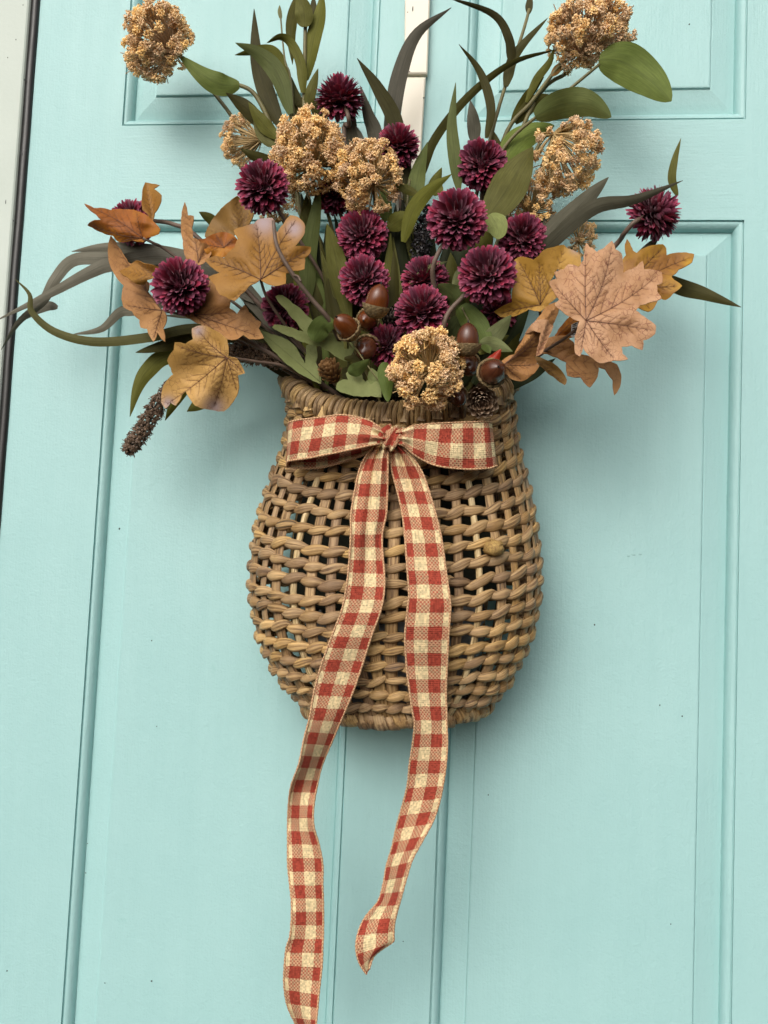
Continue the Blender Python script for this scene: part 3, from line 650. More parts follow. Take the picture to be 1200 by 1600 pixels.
MUMS = [
 (531, 155, 40, .070, 'burgundy mum at the top, its pale bent stem showing under it', (0, -.9, .5), [(540, 168, .078), (544, 182, .085), (545, 196, .078), (538, 215, .070), (560, 420, .06), (600, 600, .06)]),
 (622, 227, 35, .075, 'small burgundy mum in front of the cream strap', (.1, -.6, .7), None),
 (410, 292, 43, .140, 'burgundy mum overlapping the lower left of the big beige seed head', (-.25, -.1, 1), None),
 (753, 257, 40, .085, 'burgundy mum right of the cream strap under the arching narrow leaf', (.1, .1, 1), [(753, 270, .07), (748, 340, .06), (700, 480, .055), (660, 600, .06)]),
 (714, 343, 48, .145, 'largest burgundy mum, above right of centre with its brown stem curving below', (-.05, -.05, 1), [(700, 370, .135), (686, 393, .138), (677, 415, .136), (677, 440, .128), (690, 520, .1), (680, 620, .07)]),
 (566, 368, 41, .105, 'shaded burgundy mum directly under the drooping beige seed head', (-.1, -.1, 1), None),
 (569, 438, 40, .120, 'burgundy mum behind the tip of the upright glossy acorn', (-.15, -.15, 1), None),
 (664, 438, 38, .105, 'partly hidden burgundy mum behind the brown curved stem', (-.15, -.4, .8), None),
 (660, 488, 43, .130, 'burgundy mum just above the front beige seed head', (-.1, -.45, .9), None),
 (761, 430, 46, .150, 'burgundy mum touching the golden maple leaf, stem bending to its lower left', (-.15, .05, 1), [(740, 445, .135), (722, 465, .142), (700, 490, .142), (692, 520, .135), (690, 600, .09)]),
 (816, 372, 38, .100, 'burgundy mum behind the right golden maple leaf and below the brown seed head', (.2, .1, 1), None),
 (281, 447, 46, .155, 'burgundy mum among the tan maple leaves at far left', (-.1, 0, 1), [(300, 470, .14), (330, 505, .13), (380, 530, .125), (440, 562, .11), (480, 585, .10), (560, 640, .07)]),
 (206, 347, 37, .085, 'burgundy mum half hidden behind the orange folded maple leaf', (-.3, -.2, .9), [(240, 345, .09), (270, 350, .095), (310, 372, .1), (400, 470, .09), (520, 600, .07)]),
 (446, 480, 38, .100, 'shadowy burgundy mum behind the long fingered sage oak leaf', (-.2, -.2, 1), None),
 (1021, 334, 42, .105, 'lone burgundy mum at far right turned sideways on a grey stem', (.75, -.25, .35), [(1008, 338, .115), (990, 348, .122), (975, 365, .115), (960, 385, .10), (880, 470, .08), (760, 590, .06)]),
 (605, 540, 35, .115, 'dark burgundy mum squeezed between the acorns and front beige seed head', (-.3, -.2, .9), None),
 (778, 488, 32, .075, 'nearly black burgundy mum in the shade under the golden maple leaf', (.1, .3, .8), None),
 (522, 306, 30, .080, 'burgundy mum glimpsed between the two upper beige seed heads', (0, 0, 1), None),
]
for cx, cy, r, d, lab, ax, st in MUMS: mum(cx, cy, r, d, lab, ax, 270 if r > 34 else 210, st)

# ---- beige gold seed heads (umbels)
def bead_cluster(seed):
    r2 = np.random.default_rng(seed); b = Bag(); oc = np.array([(1, 0, 0), (-1, 0, 0), (0, 1, 0), (0, -1, 0), (0, 0, 1), (0, 0, -1)], float)
    of = [(0, 2, 4), (2, 1, 4), (1, 3, 4), (3, 0, 4), (2, 0, 5), (1, 2, 5), (3, 1, 5), (0, 3, 5)]
    for i in range(60):
        v = unit(r2.normal(0, 1, 3)); v[2] = abs(v[2]) * .9 - .15; q = v * r2.uniform(.45, 1.0)
        s = r2.uniform(.11, .22); M = np.linalg.qr(r2.normal(0, 1, (3, 3)))[0]
        b.add((oc * s * r2.uniform(.7, 1.3, 3)) @ M.T + q, of)
    for k in range(4):       # little pedicels inside the floret
        V, Fc, uv = sweep(np.array([(0, 0, -1.1), unit(r2.normal(0, 1, 3)) * [.5, .5, .2]]), .07, k=4); b.add(V, Fc, uv)
    V, Fc, U = b.get(); return mkmesh('floret', V, Fc, GOLD, U, smooth=False)
FLO = [bead_cluster(s) for s in range(4)]
def umbel(cx, cy, rx, ry, d, label, axis=(0, -.3, 1), nf=80, hub=(0, 0), cover=0.75, stem=None, fs=.155, gap=None, stalk=None):
    """flat-topped head: straw stalks fan out from a hub and carry beady florets over a dome"""
    c = P(cx, cy, d); s = mpp(d); ax = pdir(*axis); B = basis(ax); R = (rx + ry) / 2 * s
    o = thing('umbel_flower', label, 'dried flower', c, 'beige gold seed heads')
    h0 = c + P(cx + hub[0], cy + hub[1], d) - P(cx, cy, d) - ax * R * 0.35
    sx, sz = rx * s / R, ry * s / R; bg_ = Bag(); g = math.pi * (3 - 5 ** .5)
    nf = int(nf * 1.25)
    for i in range(nf):
        h = 1 - (i + .5) / nf * 2 * cover; a = i * g + random.gauss(0, .15); rr = math.sqrt(max(0, 1 - h * h))
        n = unit(B @ np.array([rr * math.cos(a), rr * math.sin(a), h]) + rng.normal(0, .09, 3))
        if gap is not None:
            skip = False
            for (gx, gy, gz, gw) in gap:
                if n @ pdir(gx, gy, gz) > gw: skip = True
            if skip: continue
        q = n * R * random.uniform(.72, 1.0) * (1.09 if random.random() < .16 else 1); q = np.array([q[0] * sx, q[1], q[2] * sz]); pos = c + q
        f = R * fs * random.uniform(.8, 1.25)
        inst('floret', FLO[random.randrange(4)], o, pos, basis(unit(n + rng.normal(0, .25, 3))), (f, f, f * random.uniform(.8, 1.2)))
        m1 = h0 * .5 + pos * .5 + n * R * .04; V, Fc, uv = sweep(spline([h0, m1, pos], 5), R * np.linspace(.030, .017, 5), k=5, cap=False); bg_.add(V, Fc, uv)
        for _ in range(2):
            V, Fc, uv = sweep(np.array([pos - (pos - h0) * .28, pos + rng.normal(0, f * .6, 3)]), R * .014, k=4, cap=False); bg_.add(V, Fc, uv)
    V, Fc, U = bg_.get(); part('stalks', V, Fc, stalk or STALK, o, U, stuff=True)
    st = stem or [(cx + hub[0], cy + hub[1], d - .4 * R), ((cx * 1.2 + 620 * .8) / 2, (cy + 640) / 2, d * .5), MOUTH(600 + (cx - 620) * .2, 640)]
    tube('stem', st, 0.0017, STEM_G, o, 18, .0024)
    return o
umbel(247, 66, 57, 66, .075, 'round beige seed head high at the far left over the door panel', (-.35, -.2, .9), 105, (12, 2), .80, [(262, 70, .055), (330, 140, .05), (400, 250, .045), (560, 600, .05)], gap=[(.62, -.1, .75, .955)], stalk=STALK_P)
umbel(377, 220, 34, 42, .060, 'small open beige seed head seen from behind, left of the big one', (-.7, -.1, -.3), 50, (22, 0), .62, [(398, 222, .055), (430, 235, .055), (520, 420, .05), (590, 600, .06)], .17)
umbel(484, 240, 62, 69, .110, 'biggest beige seed head at upper left centre, thick and domed', (0, -.25, 1), 125, (5, 5), .78)
umbel(574, 278, 54, 60, .115, 'beige seed head drooping below the small mum, ragged underneath', (.1, -.15, 1), 90, (10, 0), .80, gap=[(.85, .75, .35, .93)])
umbel(918, 50, 68, 55, .080, 'wide pinkish beige seed head cut by the top edge at upper right', (.1, -.2, .9), 110, (-5, 20), .82, [(918, 70, .06), (890, 110, .06), (820, 190, .055), (680, 600, .05)], gap=[(-.55, -.1, .8, .965)], stalk=STALK_P)
umbel(884, 242, 58, 60, .080, 'copper beige seed head seen from below with spokes meeting at its hub', (.1, .45, .6), 84, (-16, -28), .70, [(868, 214, .07), (840, 230, .06), (760, 420, .05), (680, 610, .05)], gap=[(-.35, -.55, .75, .90), (-.95, .2, .2, .9)])
umbel(832, 325, 36, 44, .060, 'brownish seed head tucked behind the broad olive leaf', (.3, -.2, .9), 60, (0, 0), .78)
umbel(908, 372, 25, 33, .045, 'narrow seed head peeping above the pink maple leaf', (.3, -.2, .9), 40, (0, 0), .75)
umbel(667, 577, 57, 62, .165, 'beige seed head lying over the basket rim in front', (0, -.1, 1), 96, (2, -4), .84, None, .19, gap=[(-.02, -.22, .95, .945), (-.62, -.15, .8, .955), (.35, -.45, .8, .975)])
umbel(432, 322, 34, 24, .095, 'sparse seed head stalks under the left upper mum', (.1, .5, .5), 26, (-8, -14), .6, None, .18)

# ---- leaves
def blade(pts, wpx, mat, parent, prof='lance', roll=0.0, cup=0.16, d=None, n=26, twist=0.0, name='leaf', thick=.0004, cur=0.0):
    """leaf along photo points base -> tip; rows (x, y) + depth range d, or (x, y, d)"""
    p = np.asarray(pts, float)
    if p.shape[1] == 2: p = np.c_[p, np.linspace(d[0], d[1], len(p))]
    q = spline(p, n); t = np.linspace(0, 1, n); q[:, 2] += cur * np.sin(np.pi * t)
    C_ = P(q[:, 0], q[:, 1], q[:, 2])
    if prof == 'lance': wd = np.sin(np.pi * np.clip(t * .96 + .04, 0, 1) ** .8) ** .85
    elif prof == 'strap': wd = np.minimum(1, (t / .2 + .25) ** .6) * np.clip(1 - t ** 2.6, 0, 1) ** .8
    elif prof == 'broad': wd = np.sin(np.pi * np.clip(t * .985 + .015, 0, 1) ** .75) ** .62
    else: wd = np.sin(np.pi * np.clip(t * .98 + .02, 0, 1)) ** .7
    wd = np.maximum(wd, .03); hw = wpx * .5 * wd * np.array([mpp(x) for x in q[:, 2]])
    T = unit(np.gradient(C_, axis=0)); vw = unit(CAM - C_); Bv = unit(np.cross(T, vw)); Nv = np.cross(Bv, T)
    r = roll + twist * (t - .5); Bx = Bv * np.cos(r)[:, None] + Nv * np.sin(r)[:, None]; Nx = np.cross(Bx, T)
    hw = hw / np.maximum(.35, np.abs(np.cos(r)))
    s = np.linspace(-1, 1, 7)
    rip = 0.10 * np.sin(t * random.uniform(6, 12) + random.uniform(0, 6))
    V = C_[:, None] + Bx[:, None] * (hw[:, None] * s)[..., None] + Nx[:, None] * (hw[:, None] * ((-cup) * (np.abs(s) ** 1.25)[None] * (1 + .5 * np.sin(t * 9 + 1.3))[:, None] + rip[:, None] * s[None] + .05 * np.sin(t * 17 + 2)[:, None] * (s * s)[None]))[..., None]
    uv = np.stack([np.broadcast_to((s + 1) / 2, (n, 7)), np.repeat(t[:, None] * 4, 7, 1)], -1).reshape(-1, 2)
    return part(name, V.reshape(-1, 3), grid_faces(n, 7), mat if not isinstance(mat, str) else LM[mat], parent, uv, thick=thick)
def sprig(name, label, cat, stems, leaves, group=None, stem_mat=None, base=(600, 600, .06)):
    o = thing(name, label, cat, P(*base), group)
    for s in stems:
        pts, r = s; tube('stem', pts, r, stem_mat or STEM_G, o, 30, r * .7)
    for lf in leaves:
        pts, wpx, mat, d = lf[:4]; kw = lf[4] if len(lf) > 4 else {}
        blade(pts, wpx, mat, o, d=d, roll=kw.pop('roll', random.uniform(-.35, .35)), **kw)
    return o
# upper left
sprig('willow_sprig', 'upright olive willow sprig at top centre left with a folded top leaf', 'leaf sprig',
 [([(540, 610, .06), (500, 420, .055), (476, 260, .07), (475, 167, .08), (477, 40, .08), (478, 5, .08)], .0026), ([(470, 300, .06), (455, 130, .075), (445, 93, .076), (437, 12, .078)], .0012)],
 [([(468, -12), (455, 40), (457, 101)], 19, 'dark', (.075, .07), {'prof': 'lance'}),
  ([(478, 125), (490, 60), (500, 20), (504, -14)], 25, 'olive', (.08, .075)),
  ([(476, 42), (474, 15), (466, -10)], 30, 'olive', (.085, .09), {'prof': 'broad'}),
  ([(480, 40), (488, 20), (490, -8)], 16, 'dark', (.075, .07)),
  ([(474, 145), (470, 100), (455, 68), (438, 58), (417, 67)], 17, 'olive', (.085, .10), {'prof': 'strap', 'twist': 1.0}),
  ([(477, 172), (487, 140), (497, 107)], 18, 'olive', (.08, .085)),
  ([(476, 170), (462, 150), (455, 120)], 16, 'dark', (.07, .065)),
  ([(439, 30), (437, 18), (437, 8)], 7, 'light', (.078, .078))], 'willow sprigs')
sprig('willow_sprig', 'willow sprig at upper left with the broad leaf reaching the round seed head', 'leaf sprig',
 [([(560, 620, .06), (500, 420, .05), (440, 250, .06), (425, 200, .065), (405, 158, .068), (390, 140, .07), (368, 131, .07)], .0030), ([(540, 600, .06), (470, 330, .06), (453, 175, .08)], .0022)],
 [([(454, 178), (435, 118), (405, 85), (368, 67)], 30, 'green', (.085, .10), {'prof': 'lance', 'roll': .1}),
  ([(450, 150), (435, 95), (410, 80), (367, 86)], 24, 'olive', (.075, .07)),
  ([(440, 200), (418, 150), (401, 90), (397, 14)], 29, 'dark', (.07, .055)),
  ([(374, 133), (345, 132), (315, 116), (277, 84)], 36, 'green', (.072, .085), {'prof': 'lance', 'roll': -.15}),
  ([(415, 200), (385, 170), (353, 145)], 26, 'dark', (.07, .08)),
  ([(432, 215), (408, 190), (388, 160)], 24, 'olive', (.078, .085)),
  ([(428, 228), (410, 210), (396, 188)], 20, 'olive', (.075, .075)),
  ([(435, 256), (402, 246), (376, 233)], 19, 'dark', (.10, .11)),
  ([(470, 200), (462, 170), (458, 140)], 18, 'dark', (.07, .06))], 'willow sprigs')
sprig('strap_leaf_cluster', 'tall dark strap leaves behind the upper mums, one crossing the cream strap', 'leaf cluster', [],
 [([(640, 330), (620, 200), (592, 140), (558, 91)], 26, 'dark', (.06, .09), {'prof': 'lance'}),
  ([(600, 330), (612, 190), (626, 110), (652, 52), (705, 12)], 27, 'slate', (.05, .07), {'prof': 'lance', 'roll': .2}),
  ([(600, 320), (588, 220), (575, 180), (563, 134)], 25, 'slate', (.05, .055)),
  ([(552, 300), (548, 220), (552, 165)], 26, 'slate', (.055, .05)),
  ([(570, 260), (556, 215), (545, 190)], 24, 'dusty', (.05, .05)),
  ([(620, 290), (632, 280), (640, 240)], 22, 'dark', (.06, .06)),
  ([(560, 330), (500, 180), (490, 150)], 22, 'dark', (.05, .05))])
# right top
sprig('narrow_leaf_spray', 'loose spray of thin dark arching leaves and a bud right of the cream strap', 'leaf spray',
 [([(660, 610, .06), (720, 400, .05), (767, 213, .06), (790, 133, .065), (817, 50, .065), (827, 14, .065)], .0022), ([(690, 600, .06), (760, 330, .05), (790, 210, .055), (830, 160, .06), (868, 110, .065), (885, 96, .065)], .0026)],
 [([(800, 102), (795, 60), (770, 22), (700, -4)], 15, 'dark', (.07, .10), {'prof': 'strap', 'twist': .8}),
  ([(790, 135), (800, 95), (818, 68), (856, 28)], 17, 'dark', (.068, .075), {'prof': 'strap'}),
  ([(660, 275), (677, 222), (728, 155), (797, 100), (870, 77)], 15, 'dark', (.055, .085), {'prof': 'strap', 'twist': -.6}),
  ([(760, 216), (767, 168), (750, 113), (717, 69)], 15, 'dark', (.07, .085), {'prof': 'lance', 'twist': .6}),
  ([(826, 22), (827, 5), (829, -14)], 12, 'dark', (.065, .065)),
  ([(822, 160), (838, 125), (858, 98), (866, 74)], 13, 'olive', (.06, .075), {'prof': 'lance'}),
  ([(862, 118), (874, 105), (888, 94)], 13, MP['umber'], (.066, .066)),
  ([(800, 190), (825, 150), (850, 120)], 16, 'dark', (.055, .06)),
  ([(805, 192), (835, 160), (868, 150)], 22, 'dark', (.055, .06)),
  ([(742, 225), (740, 190), (735, 157)], 22, 'slate', (.045, .045)),
  ([(790, 245), (770, 215), (764, 196)], 14, 'dark', (.06, .06))])
sprig('eucalyptus_sprig', 'eucalyptus sprig with broad flat green leaves leaning to the upper right', 'leaf sprig',
 [([(670, 610, .07), (740, 360, .06), (785, 235, .07), (860, 165, .08), (937, 100, .09)], .0021)],
 [([(936, 93), (975, 98), (1015, 125), (1049, 158)], 62, 'green', (.092, .11), {'prof': 'broad', 'roll': .15}),
  ([(836, 182), (880, 163), (920, 163), (955, 183)], 46, 'green', (.085, .11), {'prof': 'broad', 'roll': -.2}),
  ([(786, 256), (805, 225), (830, 208), (866, 196)], 42, 'green', (.07, .06), {'prof': 'broad'}),
  ([(760, 345), (790, 300), (812, 262), (833, 230)], 58, 'olive', (.11, .085), {'prof': 'lance', 'roll': .1, 'cup': .08}),
  ([(765, 335), (776, 352), (780, 374)], 36, 'light', (.12, .135), {'prof': 'broad', 'roll': .1}),
  ([(720, 450), (752, 390), (765, 345)], 30, 'olive', (.09, .10))])
sprig('olive_leaf_sprig', 'olive leaf sprig in the middle between the cream strap and largest mum', 'leaf sprig',
 [([(640, 600, .06), (640, 430, .06), (635, 340, .08), (640, 280, .08)], .0018)],
 [([(717, 298), (711, 250), (706, 195), (712, 129)], 21, 'green', (.085, .10), {'prof': 'lance', 'roll': .1}),
  ([(630, 378), (645, 330), (670, 298), (706, 272)], 25, 'olive', (.10, .12), {'prof': 'lance', 'roll': .1}),
  ([(606, 357), (625, 344), (650, 335)], 30, 'olive', (.10, .105), {'prof': 'lance'}),
  ([(640, 350), (648, 300), (655, 262), (668, 222)], 28, 'green', (.07, .075), {'prof': 'lance'}),
  ([(616, 288), (638, 297), (660, 308)], 15, 'dark', (.11, .11)),
  ([(605, 345), (600, 318), (598, 290)], 24, 'green', (.075, .07)),
  ([(655, 420), (645, 380), (640, 345)], 22, 'olive', (.08, .08)),
  ([(690, 300), (680, 290), (690, 262)], 24, 'olive', (.06, .06)),
  ([(638, 445), (668, 420), (700, 408)], 10, 'light', (.11, .12)),
  ([(720, 460), (708, 430), (704, 395)], 26, 'olive', (.09, .09)), ([(708, 450), (716, 428), (722, 415)], 12, 'light', (.12, .12))])
# right dusty
sprig('dusty_strap_leaves', 'dusty grey strap leaves to the right, one crossing the lone mum', 'leaf cluster', [],
 [([(820, 420), (865, 360), (915, 312), (951, 277)], 34, 'slate', (.07, .10), {'prof': 'strap', 'roll': .2}),
  ([(800, 440), (855, 385), (925, 326), (992, 312), (1067, 282)], 24, 'slate', (.085, .155), {'prof': 'lance'}),
  ([(1058, 306), (1050, 280), (1054, 250), (1064, 216)], 13, 'olive', (.09, .10), {'prof': 'lance'}),
  ([(960, 440), (1010, 390), (1030, 370)], 14, 'dusty', (.07, .08)),
  ([(1000, 420), (1060, 447), (1100, 459), (1158, 480)], 25, 'dark', (.065, .09), {'prof': 'lance', 'roll': .1}),
  ([(830, 390), (845, 360), (868, 335)], 30, 'slate', (.07, .07))])
# left grasses
sprig('grey_strap_leaves', 'long dusty grey strap leaves sweeping off to the far left', 'leaf cluster', [],
 [([(470, 560, .08), (360, 430, .09), (285, 402, .08), (225, 390, .075), (165, 386, .08), (112, 393, .09)], 28, 'dusty', None, {'prof': 'strap', 'cup': .2, 'roll': -.25}),
  ([(360, 460, .07), (240, 408, .06), (155, 403, .065), (112, 408, .07), (85, 438, .08), (66, 472, .08), (30, 503, .075), (2, 546, .06)], 22, 'dusty', None, {'prof': 'strap', 'cup': .2, 'n': 40, 'twist': 1.2, 'roll': -.2}),
  ([(400, 470, .09), (270, 404, .10), (178, 412, .10), (140, 425, .10), (77, 459, .095), (-6, 501, .08)], 25, 'dusty', None, {'prof': 'strap', 'cup': .2, 'roll': -.3, 'n': 36}),
  ([(430, 540, .06), (300, 470, .06), (213, 484, .06), (187, 488, .06), (158, 514, .065), (112, 523, .07)], 20, 'dusty', None, {'prof': 'strap', 'roll': -.25, 'n': 30}),
  ([(90, 480), (75, 478), (55, 486), (38, 500)], 16, 'dusty', (.07, .06))])
sprig('olive_strap_leaves', 'long olive strap leaves at left under the tan maple leaves', 'leaf cluster', [],
 [([(470, 560, .08), (390, 520, .09), (300, 513, .10), (233, 527, .105), (150, 534, .11), (87, 519, .115), (50, 488, .12), (46, 460, .12), (24, 436, .12)], 17, 'olive', None, {'prof': 'strap', 'cup': .2, 'n': 50, 'roll': -.2, 'twist': .8}),
  ([(420, 520), (300, 527), (255, 540), (212, 551)], 26, 'dark', (.09, .10), {'prof': 'strap'}),
  ([(330, 560), (262, 557), (232, 578), (215, 606), (203, 651)], 27, 'olive', (.085, .085), {'prof': 'lance'}),
  ([(330, 570), (300, 590), (275, 625), (258, 657)], 23, 'olive', (.07, .07)),
  ([(370, 590), (335, 615), (310, 632), (292, 643)], 26, 'olive', (.07, .075), {'prof': 'lance'}),
  ([(345, 355), (328, 342), (311, 331)], 18, 'dark', (.07, .075)), ([(430, 560), (360, 500), (255, 493)], 20, 'slate', (.07, .07))])
# inner greenery
inner = [([(480, 470), (482, 400), (492, 340), (500, 288)], 28, 'green', (.09, .10), {'prof': 'strap'}), ([(470, 400), (480, 340), (478, 305)], 24, 'olive', (.085, .09)),
  ([(545, 500), (530, 430), (520, 385), (511, 349)], 32, 'olive', (.10, .12), {'prof': 'lance', 'roll': .1}), ([(505, 520), (488, 450), (484, 398)], 28, 'olive', (.075, .075)),
  ([(505, 560), (497, 490), (492, 438)], 26, 'dark', (.085, .085)), ([(525, 520), (540, 470), (533, 440)], 24, 'dark', (.09, .09)), ([(470, 560), (462, 500), (470, 430)], 24, 'dark', (.07, .07))]
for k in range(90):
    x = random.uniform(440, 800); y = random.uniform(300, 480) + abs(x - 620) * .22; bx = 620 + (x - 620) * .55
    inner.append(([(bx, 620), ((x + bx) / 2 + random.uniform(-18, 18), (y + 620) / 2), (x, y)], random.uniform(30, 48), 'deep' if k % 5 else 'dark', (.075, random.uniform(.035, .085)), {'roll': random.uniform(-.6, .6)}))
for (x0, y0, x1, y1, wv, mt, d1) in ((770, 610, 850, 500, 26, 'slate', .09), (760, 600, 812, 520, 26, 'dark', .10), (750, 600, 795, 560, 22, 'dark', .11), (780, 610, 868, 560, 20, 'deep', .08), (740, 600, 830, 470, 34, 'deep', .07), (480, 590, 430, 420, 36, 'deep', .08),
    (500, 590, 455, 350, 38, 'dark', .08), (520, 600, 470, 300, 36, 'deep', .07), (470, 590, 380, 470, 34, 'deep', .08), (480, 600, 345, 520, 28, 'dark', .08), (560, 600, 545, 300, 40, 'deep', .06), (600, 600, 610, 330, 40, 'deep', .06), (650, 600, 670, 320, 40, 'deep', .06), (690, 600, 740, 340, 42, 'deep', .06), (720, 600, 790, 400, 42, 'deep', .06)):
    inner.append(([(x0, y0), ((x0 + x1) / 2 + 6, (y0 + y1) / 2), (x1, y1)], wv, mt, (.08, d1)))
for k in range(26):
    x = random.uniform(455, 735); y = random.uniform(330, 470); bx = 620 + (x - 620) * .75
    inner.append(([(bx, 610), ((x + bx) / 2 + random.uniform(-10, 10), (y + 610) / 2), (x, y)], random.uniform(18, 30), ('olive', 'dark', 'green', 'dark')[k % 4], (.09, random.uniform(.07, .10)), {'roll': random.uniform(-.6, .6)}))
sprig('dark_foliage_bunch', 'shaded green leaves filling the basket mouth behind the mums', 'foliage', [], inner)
sprig('ivy_sprig', 'fresh green pointed leaves around the dark acorn at the basket mouth', 'leaf sprig', [([(690, 610, .10), (745, 545, .125), (722, 480, .13)], .0012)],
 [([(715, 478), (735, 500), (752, 522), (766, 552)], 40, 'ivy', (.125, .14), {'prof': 'broad'}), ([(752, 540), (776, 520), (799, 492)], 28, 'sage', (.13, .15), {'prof': 'lance'}),
  ([(750, 535), (772, 538), (801, 549)], 22, 'sage', (.135, .15), {'prof': 'lance'}), ([(748, 552), (775, 535), (795, 524)], 16, 'olive', (.125, .13)), ([(714, 482), (706, 462), (684, 445)], 34, 'ivy', (.125, .14), {'prof': 'broad'}),
  ([(718, 495), (702, 525), (688, 545)], 36, 'ivy', (.11, .10), {'prof': 'broad'}), ([(716, 470), (722, 452), (740, 440)], 20, 'ivy', (.12, .12))])
sprig('ivy_sprig', 'small bright green leaves on a thin stem over the front rim', 'leaf sprig', [([(553, 540, .14), (570, 565, .15), (588, 590, .15), (600, 605, .145)], .0007), ([(600, 640, .1), (560, 560, .12), (525, 510, .135)], .0010)],
 [([(601, 566), (603, 592), (606, 628)], 25, 'ivy', (.148, .155), {'prof': 'broad', 'roll': .2}), ([(544, 582), (560, 576), (577, 561)], 22, 'ivy', (.15, .155), {'prof': 'lance'}),
  ([(490, 533), (503, 510), (526, 505)], 34, 'ivy', (.145, .15), {'prof': 'broad'}), ([(596, 600), (585, 590), (580, 575)], 24, 'sage', (.14, .14)), ([(538, 560), (560, 562), (575, 572)], 12, 'dark', (.13, .13))], stem_mat=STEM_G)

# ---- traced lobed leaves (maple, oak): outline + real veins, bent in depth
def lobed(name, label, cat, outline, J, tips, d0, mat, group, grad=(0, 0), cup=0.0, tint=(), stem=None, fine=2.7, wav=.006, vw=1.15, second=True, thick=.0007, fold=None, label_part=None):
    ol = np.asarray(outline, float); J = np.asarray(J, float)
    loopp = []
    for a, b in zip(ol, np.roll(ol, -1, 0)):
        L = np.linalg.norm(b - a); k = max(1, int(L / 4)); nn = np.array([b[1] - a[1], a[0] - b[0]]) / max(L, 1e-6)
        for i in range(k):
            t = i / k; loopp.append(a + (b - a) * t + nn * (math.sin(math.pi * t) * L * .05 + (rng.normal(0, .25) if i else 0)))
    loopp = np.array(loopp); lo_, hi_ = loopp.min(0), loopp.max(0)
    gx, gy = np.meshgrid(np.arange(lo_[0], hi_[0], fine), np.arange(lo_[1], hi_[1], fine)); gp = np.stack([gx.ravel(), gy.ravel()], 1) + rng.uniform(-.3, .3, (gx.size, 2))
    a = loopp; b = np.roll(loopp, -1, 0)
    cond = ((a[:, 1] > gp[:, None, 1]) != (b[:, 1] > gp[:, None, 1]))
    xi = a[:, 0] + (gp[:, None, 1] - a[:, 1]) / np.where(np.abs(b[:, 1] - a[:, 1]) < 1e-9, 1e-9, b[:, 1] - a[:, 1]) * (b[:, 0] - a[:, 0])
    ins = (np.sum(cond & (gp[:, None, 0] < xi), 1) % 2) == 1
    near = np.min(np.linalg.norm(gp[:, None] - loopp[None], axis=2), 1) > 1.6
    pts = np.vstack([loopp, gp[ins & near]])
    res = delaunay_2d_cdt([Vector(p) for p in pts], [], [list(range(len(loopp)))], 1, 1e-5)
    v2 = np.array([tuple(v) for v in res[0]]); fc = [tuple(f) for f in res[2]]
    segs = []; ribs = []
    for tp in tips:
        tp = np.asarray(tp, float); dv = tp - J; L = np.linalg.norm(dv); nv = np.array([-dv[1], dv[0]]) / L; bow_ = random.uniform(-.05, .05) * L
        main = [J + dv * t + nv * bow_ * math.sin(math.pi * t) for t in np.linspace(0, .97, 9)]
        rib = [(np.array(main), vw * .62)]
        for i in range(8): segs.append((main[i], main[i + 1], vw * (1.35 - .11 * i)))
        if second:
            for t in np.arange(.18, .9, .14):
                bp = J + dv * t + nv * bow_ * math.sin(math.pi * t)
                for sg in (-1, 1):
                    an = math.atan2(dv[1], dv[0]) + sg * random.uniform(.55, .85); l2 = L * (1 - t) * random.uniform(.35, .6)
                    mid = bp + np.array([math.cos(an), math.sin(an)]) * l2 * .5; an2 = an - sg * .2; e = mid + np.array([math.cos(an2), math.sin(an2)]) * l2 * .5
                    segs += [(bp, mid, vw * .6), (mid, e, vw * .42)]; rib.append((np.array([bp, mid, e]), vw * .30))
        ribs.append(rib)
    vein = np.zeros(len(v2)); quilt = np.zeros(len(v2))
    for p0, p1, wv in segs:
        dv = p1 - p0; t = np.clip(((v2 - p0) @ dv) / max(dv @ dv, 1e-9), 0, 1); dist = np.linalg.norm(v2 - (p0 + t[:, None] * dv), axis=1)
        if wv > vw * .5: quilt = np.maximum(quilt, np.exp(-(dist / 5.5) ** 2))
        vein = np.maximum(vein, np.exp(-(dist / (wv * 1.25)) ** 2) * min(1, .45 + wv * .55))
    tn = np.zeros(len(v2))
    for x, y, r in tint: tn = np.maximum(tn, np.exp(-(np.hypot(v2[:, 0] - x, v2[:, 1] - y) / r) ** 2))
    c2 = (lo_ + hi_) / 2; Rr = np.linalg.norm(hi_ - lo_) / 2
    s = mpp(d0); ph = random.uniform(0, 6)
    def dep(x, y):
        dx, dy = x - J[0], y - J[1]
        z = d0 + grad[0] * (x - c2[0]) * s + grad[1] * (y - c2[1]) * s + cup * (dx * dx + dy * dy) / Rr * s
        an = np.arctan2(dy, dx); rr = np.hypot(dx, dy) / Rr
        z = z + wav * np.sin(an * 5 + ph) * rr ** 1.3 + wav * .45 * np.sin(x / 13 + ph) * np.cos(y / 17 + ph * 2) * np.minimum(1, rr * 2)
        if fold is not None:      # crease along a line: (x0, y0, x1, y1, slope)
            x0, y0, x1, y1, sl = fold; nl = np.array([-(y1 - y0), x1 - x0]) / math.hypot(x1 - x0, y1 - y0); z = z - abs((x - x0) * nl[0] + (y - y0) * nl[1]) * s * sl
        return z
    depth = dep(v2[:, 0], v2[:, 1]) + (1 - quilt) * (.0011 if second else .0003)
    V = P(v2[:, 0], v2[:, 1], depth)
    o = thing(name, label, cat, P(J[0], J[1], d0), group)
    part('leaf_blade', V, fc, mat, o, v2 / 100.0, {'vein': vein, 'tint': tn}, thick=thick)
